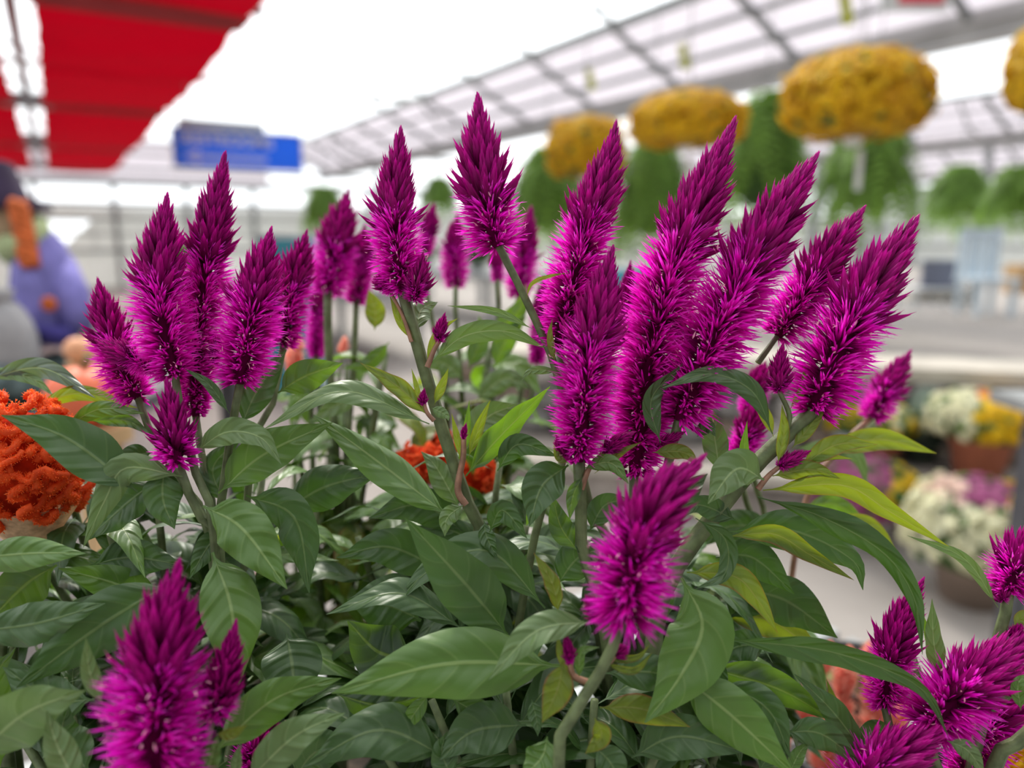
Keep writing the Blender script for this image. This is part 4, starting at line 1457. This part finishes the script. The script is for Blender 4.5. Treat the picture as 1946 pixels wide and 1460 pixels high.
for a in (
    ([(1080, 884), (1030, 925), (1006, 1000)], 76, 'd', 'T', .41, .39, 0), ([(1255, 842), (1238, 760), (1299, 690)], 36, 'd', 'T', .40, .405, 15),
    ([(1468, 825), (1430, 745), (1350, 711), (1257, 738)], 38, 'd', 'T', .40, .385, 30), ([(1450, 932), (1600, 922), (1690, 972), (1803, 1039)], 46, 'y', 'U', .41, .40, 20),
    ([(1520, 888), (1590, 845), (1668, 845)], 38, 'y', 'U', .41, .405, 15), ([(1468, 905), (1540, 892), (1597, 910)], 36, 'y', 'U', .41, .40, 15),
    ([(1452, 912), (1400, 892), (1345, 958)], 74, 'p', 'T', .405, .39, 10), ([(1505, 852), (1540, 810), (1572, 768)], 26, 'y', 'U', .41, .41, 0),
    ([(1478, 882), (1490, 820), (1486, 768)], 22, 'y', 'U', .405, .405, 0), ([(1440, 945), (1560, 982), (1680, 1052), (1738, 1140), (1753, 1245)], 44, 'd', 'T', .40, .385, 40),
    ([(1385, 1010), (1510, 1010), (1620, 1065), (1640, 1122)], 78, 'd', 'T', .42, .42, 10), ([(1380, 1020), (1470, 1015), (1540, 1055), (1623, 1103)], 38, 'y', 'U', .41, .40, 15),
    ([(1305, 1088), (1395, 1095), (1440, 1140), (1478, 1204)], 48, 'y', 'U', .40, .39, 10), ([(1322, 985), (1378, 1025), (1378, 1090), (1322, 1120)], 34, 'd', 'T', .39, .38, 20),
    ([(1400, 1120), (1490, 1140), (1592, 1213)], 92, 'd', 'T', .45, .45, 10), ([(1370, 1215), (1560, 1235), (1700, 1280), (1765, 1325), (1802, 1400)], 42, 'd', 'T', .39, .37, 35),
    ([(1340, 1268), (1480, 1310), (1587, 1372)], 68, 'm', 'U', .41, .41, 0), ([(1370, 1170), (1470, 1182), (1572, 1262)], 66, 'y', 'U', .46, .46, 0),
    ([(1368, 900), (1358, 830), (1350, 768)], 48, 'p', 'T', .43, .44, 0), ([(1295, 1098), (1335, 1190), (1290, 1290), (1225, 1374)], 124, 'm', 'T', .385, .35, 0),
    ([(1290, 1280), (1390, 1360), (1512, 1475)], 100, 'm', 'T', .38, .35, 10), ([(1370, 1295), (1460, 1350), (1502, 1442)], 62, 'd', 'T', .40, .38, 10),
    ([(1108, 905), (1090, 940), (1082, 990)], 26, 'm', 'U', .395, .39, 0), ([(1110, 890), (1160, 880), (1195, 920)], 32, 'm', 'T', .395, .38, 0),
    ([(1130, 900), (1180, 860), (1220, 840)], 16, 'y', 'U', .40, .40, 0), ([(1080, 880), (1062, 870), (1052, 845)], 14, 'y', 'U', .395, .395, 0),
    ([(1240, 860), (1300, 860), (1330, 890)], 30, 'y', 'U', .41, .40, 0), ([(1325, 830), (1345, 810), (1360, 830)], 26, 'd', 'T', .42, .41, 0),
    ([(1470, 830), (1455, 790), (1425, 740)], 22, 'y', 'U', .41, .41, 0), ([(1500, 780), (1525, 740), (1528, 695)], 14, 'y', 'U', .41, .41, 0),
    ([(1400, 990), (1330, 960), (1290, 985)], 44, 'd', 'T', .42, .41, 0), ([(1245, 1000), (1300, 940), (1345, 900)], 60, 'd', 'T', .45, .46, 0),
    ([(1120, 1010), (1150, 960), (1200, 950)], 48, 'd', 'T', .43, .43, 0), ([(1100, 1050), (1065, 1000), (1050, 940)], 46, 'm', 'U', .42, .43, 0),
    ([(1380, 1180), (1440, 1120), (1530, 1110)], 80, 'd', 'T', .46, .46, 0), ([(1360, 1060), (1430, 1060), (1510, 1130)], 70, 'd', 'T', .44, .43, 0),
    ([(1365, 1240), (1365, 1290), (1370, 1350)], 36, 'd', 'T', .40, .39, 0), ([(1460, 1225), (1400, 1230), (1360, 1260)], 60, 'd', 'T', .43, .43, 0),
    ([(1060, 1110), (1100, 1060), (1160, 1040)], 70, 'd', 'T', .43, .42, 0), ([(1270, 1180), (1240, 1130), (1190, 1100)], 70, 'd', 'T', .43, .43, 0),
    ([(1500, 900), (1560, 870), (1620, 872)], 18, 'y', 'U', .41, .41, 0), ([(1430, 925), (1415, 860), (1420, 800)], 20, 'm', 'U', .42, .42, 0),
    ([(1565, 780), (1590, 790), (1585, 775)], 14, 'y', 'U', .41, .41, 0),
):
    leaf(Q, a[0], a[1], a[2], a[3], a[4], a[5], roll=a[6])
fill(Q, [(1110, 1040, .47), (1190, 1020, .48), (1290, 1060, .48), (1370, 1090, .48), (1420, 1220, .46)], 18, 16, 'dddm')

# front plant in the centre
Q = plant(1060, 0.355, 'magenta celosia nearest the lens at centre, one plump blurred spike above large shiny leaves', group='magenta celosia plants')
spike(Q, [(1190, 1180), (1205, 1075), (1245, 965), (1326, 878)], 188, .30, .305, cone=.50, cw=.72, seed=60, foot=.75, droop=20)
spike(Q, [(1150, 1178), (1135, 1160), (1118, 1138)], 50, .31, cone=.6, cw=.9, seed=61)
spike(Q, [(1083, 1262), (1080, 1235), (1075, 1205)], 24, .33, cone=.7, cw=1, seed=62)
spike(Q, [(1170, 1245), (1180, 1238), (1192, 1232)], 28, .33, cone=.7, cw=1, seed=63)
stem(Q, [(1182, 1176), (1160, 1240), (1130, 1295), (1080, 1375), (1062, 1450), foot(Q)], 30, .315, .33)
stem(Q, [(1083, 1262), (1090, 1285), (1118, 1298)], 14, .33, mat=REDSTEM)
stem(Q, [(1170, 1246), (1160, 1258), (1146, 1268)], 10, .33, mat=REDSTEM)
for a in (
    ([(1068, 1266), (850, 1262), (630, 1318)], 128, 'm', 'T', .37, .34, 5), ([(1126, 1182), (1020, 1200), (929, 1292)], 58, 'p', 'T', .33, .32, 20),
    ([(1070, 1256), (1060, 1310), (1030, 1374)], 56, 'y', 'T', .33, .32, 0), ([(1062, 1168), (1050, 1110), (1014, 1050)], 30, 'y', 'T', .35, .36, 20),
    ([(1130, 1365), (1143, 1400), (1112, 1433)], 36, 'y', 'T', .33, .33, 0), ([(1140, 1345), (1220, 1348), (1312, 1382)], 52, 'y', 'T', .36, .37, 10),
    ([(815, 1320), (785, 1360), (760, 1400)], 32, 'm', 'T', .37, .37, 0), ([(855, 1325), (910, 1360), (975, 1414)], 54, 'm', 'T', .38, .38, 0),
    ([(850, 1440), (720, 1388), (575, 1458)], 98, 'd', 'T', .37, .35, 10), ([(1000, 1378), (900, 1390), (835, 1445)], 94, 'd', 'T', .38, .36, 0),
    ([(1085, 1290), (1065, 1240), (1060, 1200)], 18, 'y', 'U', .33, .33, 0), ([(1100, 1290), (1105, 1240), (1140, 1230)], 20, 'm', 'T', .33, .33, 0),
    ([(1150, 1255), (1210, 1250), (1235, 1225)], 14, 'y', 'U', .33, .33, 0), ([(1150, 1262), (1205, 1275), (1240, 1240)], 14, 'y', 'U', .33, .33, 0),
    ([(1150, 1280), (1250, 1280), (1330, 1320)], 66, 'd', 'T', .38, .38, 0), ([(1040, 1400), (1030, 1440), (990, 1480)], 64, 'm', 'T', .34, .33, 0),
    ([(1130, 1420), (1160, 1450), (1185, 1500)], 60, 'd', 'T', .35, .34, 0), ([(640, 1320), (720, 1340), (800, 1325)], 60, 'm', 'U', .38, .38, 0),
    ([(1010, 1330), (1020, 1370), (1022, 1400)], 30, 'd', 'T', .36, .35, 0), ([(790, 1250), (720, 1240), (660, 1180)], 110, 'm', 'U', .42, .43, 0),
    ([(1200, 1440), (1290, 1400), (1420, 1430)], 80, 'd', 'T', .38, .37, 0), ([(860, 1480), (840, 1430), (850, 1390)], 50, 'd', 'T', .36, .37, 0),
):
    leaf(Q, a[0], a[1], a[2], a[3], a[4], a[5], roll=a[6])
fill(Q, [(960, 1300, .41), (1130, 1330, .41), (820, 1330, .42), (1260, 1400, .40), (700, 1380, .43)], 14, 17, 'ddd', low=.405)

# front plant at the left
Q = plant(290, 0.31, 'magenta celosia nearest the lens at lower left, fat blurred spike cut by the bottom edge', group='magenta celosia plants')
spike(Q, [(302, 1530), (297, 1400), (300, 1290), (312, 1190), (336, 1086)], 218, .27, .28, cone=.42, cw=.68, seed=70, foot=.9)
spike(Q, [(405, 1365), (425, 1290), (448, 1186)], 88, .30, cone=.75, cw=.85, seed=71)
spike(Q, [(462, 1490), (490, 1430), (522, 1366)], 96, .40, cone=.5, cw=.75, seed=72)
stem(Q, [(302, 1528), (302, 1600), foot(Q)], 34, .27)
stem(Q, [(405, 1362), (380, 1460), (330, 1600), foot(Q)], 18, .30, .28)
stem(Q, [(462, 1488), (440, 1560), foot(Q)], 18, .40, .30)
for a in (
    ([(-50, 1440), (50, 1355), (163, 1312)], 112, 'p', 'T', .31, .30, 0), ([(150, 1500), (110, 1420), (88, 1350)], 56, 'p', 'T', .29, .30, 0),
    ([(405, 1432), (520, 1330), (649, 1289)], 80, 'm', 'T', .34, .36, 0), ([(465, 1490), (560, 1400), (656, 1355)], 72, 'p', 'T', .32, .33, 0),
    ([(195, 1340), (170, 1275), (163, 1211)], 32, 'p', 'T', .30, .30, 0), ([(180, 1330), (100, 1330), (5, 1268)], 80, 'd', 'T', .36, .36, 0),
    ([(410, 1395), (440, 1395), (470, 1378)], 20, 'y', 'T', .29, .29, 0), ([(390, 1480), (405, 1430), (415, 1395)], 34, 'm', 'T', .29, .29, 0),
    ([(170, 1470), (120, 1400), (130, 1340)], 80, 'd', 'T', .35, .35, 0), ([(445, 1480), (450, 1440), (458, 1415)], 22, 'p', 'T', .31, .31, 0),
    ([(560, 1480), (600, 1430), (680, 1410)], 80, 'd', 'T', .38, .38, 0), ([(0, 1470), (-10, 1300), (30, 1230)], 60, 'm', 'U', .39, .39, 0),
):
    leaf(Q, a[0], a[1], a[2], a[3], a[4], a[5], roll=a[6])
fill(Q, [(120, 1290, .43), (250, 1250, .43), (450, 1330, .44), (560, 1350, .44), (0, 1330, .44)], 14, 18, 'ddd', low=.405)

# plant in the lower right corner
Q = plant(1830, 0.42, 'magenta celosia in the lower right corner, feathery spikes leaning right past a long curved leaf', group='magenta celosia plants')
spike(Q, [(1680, 1345), (1690, 1270), (1708, 1195), (1752, 1106)], 104, .42, cone=.58, cw=.78, seed=80)
spike(Q, [(1765, 1385), (1800, 1340), (1865, 1280), (1960, 1205)], 168, .40, cone=.58, cw=.66, seed=81, droop=20, fat=1.2)
spike(Q, [(1830, 1480), (1870, 1400), (1920, 1330), (1975, 1270)], 130, .43, cone=.4, cw=.8, seed=82)
spike(Q, [(1600, 1540), (1650, 1475), (1715, 1430), (1792, 1386)], 150, .38, cone=.52, cw=.72, seed=83)
spike(Q, [(1915, 1125), (1930, 1080), (1962, 1010)], 116, .41, cone=.45, cw=.75, seed=84)
spike(Q, [(1905, 1142), (1902, 1125), (1900, 1105)], 34, .41, cone=.7, cw=.95, seed=85)
spike(Q, [(1925, 1215), (1932, 1200), (1940, 1185)], 28, .41, cone=.7, cw=.95, seed=86)
stem(Q, [(1681, 1343), (1695, 1400), (1720, 1500), foot(Q)], 20, .42)
stem(Q, [(1917, 1122), (1912, 1160), (1893, 1230), (1860, 1400), foot(Q)], 26, .41, .42)
stem(Q, [(1990, 1365), (1930, 1415), (1885, 1470), foot(Q)], 34, .39, .42)
stem(Q, [(1765, 1385), (1770, 1430), (1790, 1520), foot(Q)], 20, .40, .42)
stem(Q, [(1832, 1478), (1830, 1540), foot(Q)], 20, .43)
stem(Q, [(1602, 1538), (1650, 1620), foot(Q)], 20, .38, .41)
for a in (
    ([(1897, 1155), (1832, 1062), (1724, 1018)], 22, 'p', 'T', .41, .40, 0), ([(1650, 1442), (1580, 1350), (1509, 1281)], 48, 'd', 'T', .40, .39, 15),
    ([(1490, 1392), (1560, 1395), (1635, 1452)], 56, 'd', 'T', .39, .38, 15), ([(1792, 1300), (1775, 1225), (1771, 1138)], 32, 'p', 'T', .42, .42, 20),
    ([(1800, 1408), (1840, 1428), (1872, 1475)], 34, 'p', 'T', .38, .37, 0), ([(1760, 1330), (1735, 1290), (1740, 1245)], 44, 'p', 'T', .43, .44, 0),
    ([(1860, 1345), (1890, 1335), (1925, 1325)], 30, 'p', 'T', .395, .39, 0), ([(1800, 1250), (1770, 1220), (1755, 1170)], 18, 'm', 'U', .43, .43, 0),
    ([(1650, 1440), (1600, 1370), (1570, 1290)], 26, 'y', 'U', .42, .43, 0), ([(1500, 1470), (1520, 1430), (1540, 1410)], 26, 'm', 'T', .39, .39, 0),
    ([(1925, 1190), (1950, 1170), (1980, 1170)], 24, 'y', 'U', .41, .41, 0), ([(1940, 1350), (1935, 1300), (1960, 1280)], 24, 'm', 'T', .38, .38, 0),
    ([(1700, 1400), (1660, 1390), (1620, 1420)], 40, 'd', 'T', .43, .43, 0), ([(1440, 1470), (1480, 1400), (1490, 1340)], 46, 'd', 'T', .40, .41, 0),
):
    leaf(Q, a[0], a[1], a[2], a[3], a[4], a[5], roll=a[6])

# ------------------------------------------------------------------ crested and plumed celosia
CREST = tepal_mat('orange_crest', [(0.0, (0.85, 0.07, 0.006)), (0.5, (1.0, 0.16, 0.014)), (1.0, (1.0, 0.38, 0.14))], 0.5)
CRESTBODY = plain('crest_flesh', (0.92, 0.10, 0.012), 0.7, 0.3, 150, 0.35, (0.95, 0.12, 0.02))
CRESTSHADE = plain('crest_shaded_core', (0.50, 0.03, 0.006), 0.9, 0.3, 150, spec=0.1)  # core coloured darker to paint in the shade between the curled lobes
CRESTFOOT = plain('crest_foot', (0.62, 0.42, 0.26), 0.7, 0.3, 200, 0.2, (0.7, 0.4, 0.2))


def crest(root, c, rx, ry, n, seed, fuzz=1.0, cream=True):
    """a cockscomb: a fleshy head whose top is one ruffled crest, fuzzy with tiny florets"""
    rg = random.Random(seed)
    nr = np.random.default_rng(seed)
    X, Y, Z = RT, UP, -FW
    head = MB().blob(c, 1.0, 14, 0)
    head.v = [tuple(Vector(c) + X * ((Vector(p) - c).x * rx * 0.76) + Y * ((Vector(p) - c).z * ry * 0.80) + Z * ((Vector(p) - c).y * rx * 0.62)) for p in head.v]
    core = head.build('crest_head', CRESTSHADE, root, True)
    base, dirs, nrm = [], [], []
    tb = MB()
    NA = n * 19
    for k in range(NA):
        # curled lobes, each a short horseshoe of flesh standing off the head
        y = 0.98 - 1.62 * (k + 0.5) / NA
        a = ((k * 2.39996 + rg.uniform(-.3, .3)) % 6.283) - math.pi
        if abs(a) > 2.0:
            continue
        r = math.sqrt(max(0.02, 1 - y * y))
        d = (X * (math.sin(a) * r) + Y * y + Z * (math.cos(a) * r)).normalized()
        t1 = d.orthogonal().normalized()
        t2 = d.cross(t1)
        o = c + X * (d.dot(X) * rx * .93) + Y * (d.dot(Y) * ry * .93) + Z * (d.dot(Z) * rx * .8)
        rho = rx * rg.uniform(.14, .26)
        s0, span = rg.uniform(0, 6.28), rg.uniform(2.6, 4.8)
        lift, tr = rx * rg.uniform(-.06, .12), rx * rg.uniform(.05, .072)
        pts = []
        for i in range(13):
            q = s0 + span * i / 12
            w_ = 1 + .35 * math.sin(3 * q + s0)
            pts.append(o + (t1 * math.cos(q) + t2 * math.sin(q) * .8) * rho * w_ + d * (lift + rx * .05 * math.sin(2 * q + s0)))
        tb.tube(pts, tr, 8)
        for j in range(1, 13):
            for _ in range(int(26 * fuzz)):
                b = pts[j - 1].lerp(pts[j], rg.random())
                dd = (d * .5 + Vector(nr.normal(0, .75, 3))).normalized()
                base.append(np.array(b) + np.array(dd) * tr * .85)
                dirs.append(np.array(dd))
                nrm.append(nr.normal(0, 1, 3))
    tb.build('ruffle', CRESTBODY, core, True)
    m = len(base)
    V, Fc, uv = blades(np.array(base), np.array(dirs), np.array(nrm), rx * nr.uniform(.03, .06, m), np.full(m, rx * .016), np.zeros(m), nr.random(m))
    build('fuzz', V, Fc.tolist(), CREST, core, uv, False)['kind'] = 'stuff'
    if cream:
        f = MB()
        V, Fc2 = [], []
        for i in range(8):
            q = i / 7
            r = rx * (0.84 - 0.62 * q)
            for j in range(20):
                a = 2 * math.pi * j / 20
                V.append(c + X * (math.sin(a) * r * (1 + .06 * math.sin(5 * a))) + Z * (math.cos(a) * r * .8) + Y * (-ry * 0.55 - ry * 0.75 * q))
        for i in range(7):
            for j in range(20):
                Fc2.append((i * 20 + j, i * 20 + (j + 1) % 20, (i + 1) * 20 + (j + 1) % 20, (i + 1) * 20 + j))
        f.add(V, Fc2)
        f.build('crest_foot', CRESTFOOT, core, True)['label'] = 'cream fleshy foot under the orange crest'
    return core


Q = plant(-20, 0.45, 'orange cockscomb celosia with a ruffled fuzzy crest at the left edge', 'cockscomb_plant')
c0 = P(42, 885, 0.45)
crest(Q, c0, 0.037, 0.042, 6, 5)
stem(Q, [(45, 1045), (30, 1150), (0, 1300), foot(Q)], 30, .45)
fill(Q, [(40, 1090, .46), (-40, 1080, .46)], 9, 21, 'ddm')

Q = plant(1000, 0.55, 'small orange cockscomb celosia glimpsed low between the stems of the middle plant', 'cockscomb_plant')
crest(Q, P(800, 882, .60), 0.021, 0.018, 3, 6, 0.6, False)
crest(Q, P(905, 905, .60), 0.018, 0.02, 3, 7, 0.6, False)
crest(Q, P(838, 850, .62), 0.014, 0.016, 3, 8, 0.6, False)
stem(Q, [(800, 900), (850, 1050), foot(Q)], 12, .60, .56)
stem(Q, [(905, 920), (910, 1050), foot(Q)], 12, .60, .56)
stem(Q, [(838, 860), (870, 1050), foot(Q)], 12, .62, .56)

PLUME_R = tepal_mat('coral_plume', [(0.0, (0.90, 0.14, 0.11)), (0.4, (1.0, 0.36, 0.29)), (1.0, (1.0, 0.66, 0.50))], 0.7)
PLUME_Y = tepal_mat('yellow_plume', [(0.0, (0.5, 0.20, 0.0)), (0.5, (0.95, 0.55, 0.005)), (1.0, (1.0, 0.78, 0.06))], 0.5)


def plume(root, pts, w, d, mat, seed):
    """a loose feathery plume"""
    rg = np.random.default_rng(seed)
    ax = curve(line3(pts, d), 30)
    T, A, B = frames(ax)
    R = .5 * w * d / F
    n = 520
    i = rg.integers(0, 30, n)
    ph = rg.random(n) * 6.283
    u = i / 29.0
    r = R * np.interp(u, [0, .3, .7, 1], [.7, 1, .7, .15])
    rad = A[i] * np.cos(ph)[:, None] + B[i] * np.sin(ph)[:, None]
    dirs = rad * 0.8 + T[i] * 0.9 + rg.normal(0, .25, (n, 3))
    mb = MB().tube([Vector(q) for q in ax], [R * .12 * (1.05 - k / 29) for k in range(30)], 7)
    core = mb.build('plume', mat, root, True)
    V, Fc, uv = blades(ax[i] + rad * (r * .15)[:, None], dirs, rad, r * rg.uniform(.7, 1.2, n), R * rg.uniform(.10, .2, n), np.zeros(n), rg.random(n))
    build('plume_florets', V, Fc.tolist(), mat, core, uv, False)['kind'] = 'stuff'


Q = plant(1640, 0.80, 'coral red plumed celosia, blurred, low behind the leaves at lower right', 'plume_celosia')
for k, (x, y, hh, ww) in enumerate(((1485, 1330, 90, 64), (1545, 1345, 100, 74), (1600, 1330, 100, 84), (1655, 1345, 100, 84), (1520, 1400, 110, 90), (1590, 1420, 110, 96), (1655, 1420, 120, 96), (1480, 1440, 120, 80),
                                     (1560, 1490, 120, 100), (1640, 1500, 120, 100), (1700, 1450, 120, 80), (1460, 1285, 60, 46), (1565, 1280, 60, 50), (1640, 1275, 56, 46))):
    plume(Q, [(x, y), (x + 6, y - hh / 2), (x + 14, y - hh)], ww * .78, .74, PLUME_R, 200 + k)
    stem(Q, [(x, y), (x * .6 + 640, y + 60), foot(Q)], 10, .74, .8)
fill(Q, [(1540, 1400, .8), (1640, 1440, .8)], 6, 22, 'mmp')

Q = plant(1915, 0.60, 'yellow plumed celosia, only a corner showing at the lower right behind magenta spikes', 'plume_celosia')
for k, (x, y, hh, ww) in enumerate(((1905, 1500, 120, 110), (1945, 1480, 130, 110), (1870, 1520, 110, 90), (1965, 1420, 100, 80), (1925, 1440, 80, 70))):
    plume(Q, [(x, y), (x + 6, y - hh / 2), (x + 10, y - hh)], ww, .56, PLUME_Y, 220 + k)
    stem(Q, [(x, y), (x, y + 80), foot(Q)], 12, .56, .6)

Q = plant(560, 0.72, 'scarlet plumed celosia, a small blurred flame of colour behind the left plant', 'plume_celosia')
plume(Q, [(556, 710), (560, 675), (568, 640)], 50, .68, PLUME_R, 230)
plume(Q, [(650, 680), (652, 660), (656, 640)], 26, .70, PLUME_R, 231)
plume(Q, [(505, 1120), (510, 1080), (520, 1040)], 60, .62, PLUME_R, 232)
stem(Q, [(556, 710), (560, 900), foot(Q)], 12, .68, .7)
stem(Q, [(650, 680), (620, 900), foot(Q)], 8, .70, .72)
stem(Q, [(505, 1120), (530, 1250), foot(Q)], 12, .62, .7)

# past a hundred leaves on one plant, the smallest in view become one leafy mass


def gather(root):
    lv = [o for o in root.children if o.data and o.name.split('.')[0] == 'leaf']
    if len(lv) <= 100:
        return
    fs = set(_fills)

    def size(o):
        n = len(o.data.vertices)
        co = np.empty(n * 3)
        o.data.vertices.foreach_get('co', co)
        co = co.reshape(-1, 3) + np.array(root.location)
        m = (co - np.array(CAM)) @ np.array(R3)
        x, y = m[:, 0] / -m[:, 2], m[:, 1] / -m[:, 2]
        c = m[n // 2]
        ok = 0.3 if (H / 2 - (-c[1] / c[2]) * F) > H + 40 or abs(c[0] / c[2]) > 0.75 else 1.0
        return (10.0 if o not in fs else 0.0) + ok * (x.max() - x.min()) * (y.max() - y.min()) * (0.45 / -c[2]) ** 4
    lv.sort(key=size, reverse=True)
    V, Fc, uv, sl, mats = [], [], [], [], []
    for o in lv[100:]:
        me = o.data
        m = me.materials[0]
        if m not in mats:
            mats.append(m)
        n0 = len(V)
        V += [tuple(v.co + root.location) for v in me.vertices]
        u = [None] * len(me.vertices)
        for p in me.polygons:
            Fc.append([i + n0 for i in p.vertices])
            sl.append(mats.index(m))
            for li, vi in zip(p.loop_indices, p.vertices):
                u[vi] = tuple(me.uv_layers[0].data[li].uv)
        uv += u
        bpy.data.objects.remove(o)
    build('leafy_growth', V, Fc, mats, root, uv, True, sl)['kind'] = 'stuff'


for o in [o for o in COL.objects if o.type == 'EMPTY' and o.name.split('.')[0] in ('celosia_plant', 'cockscomb_plant', 'plume_celosia')]:
    gather(o)
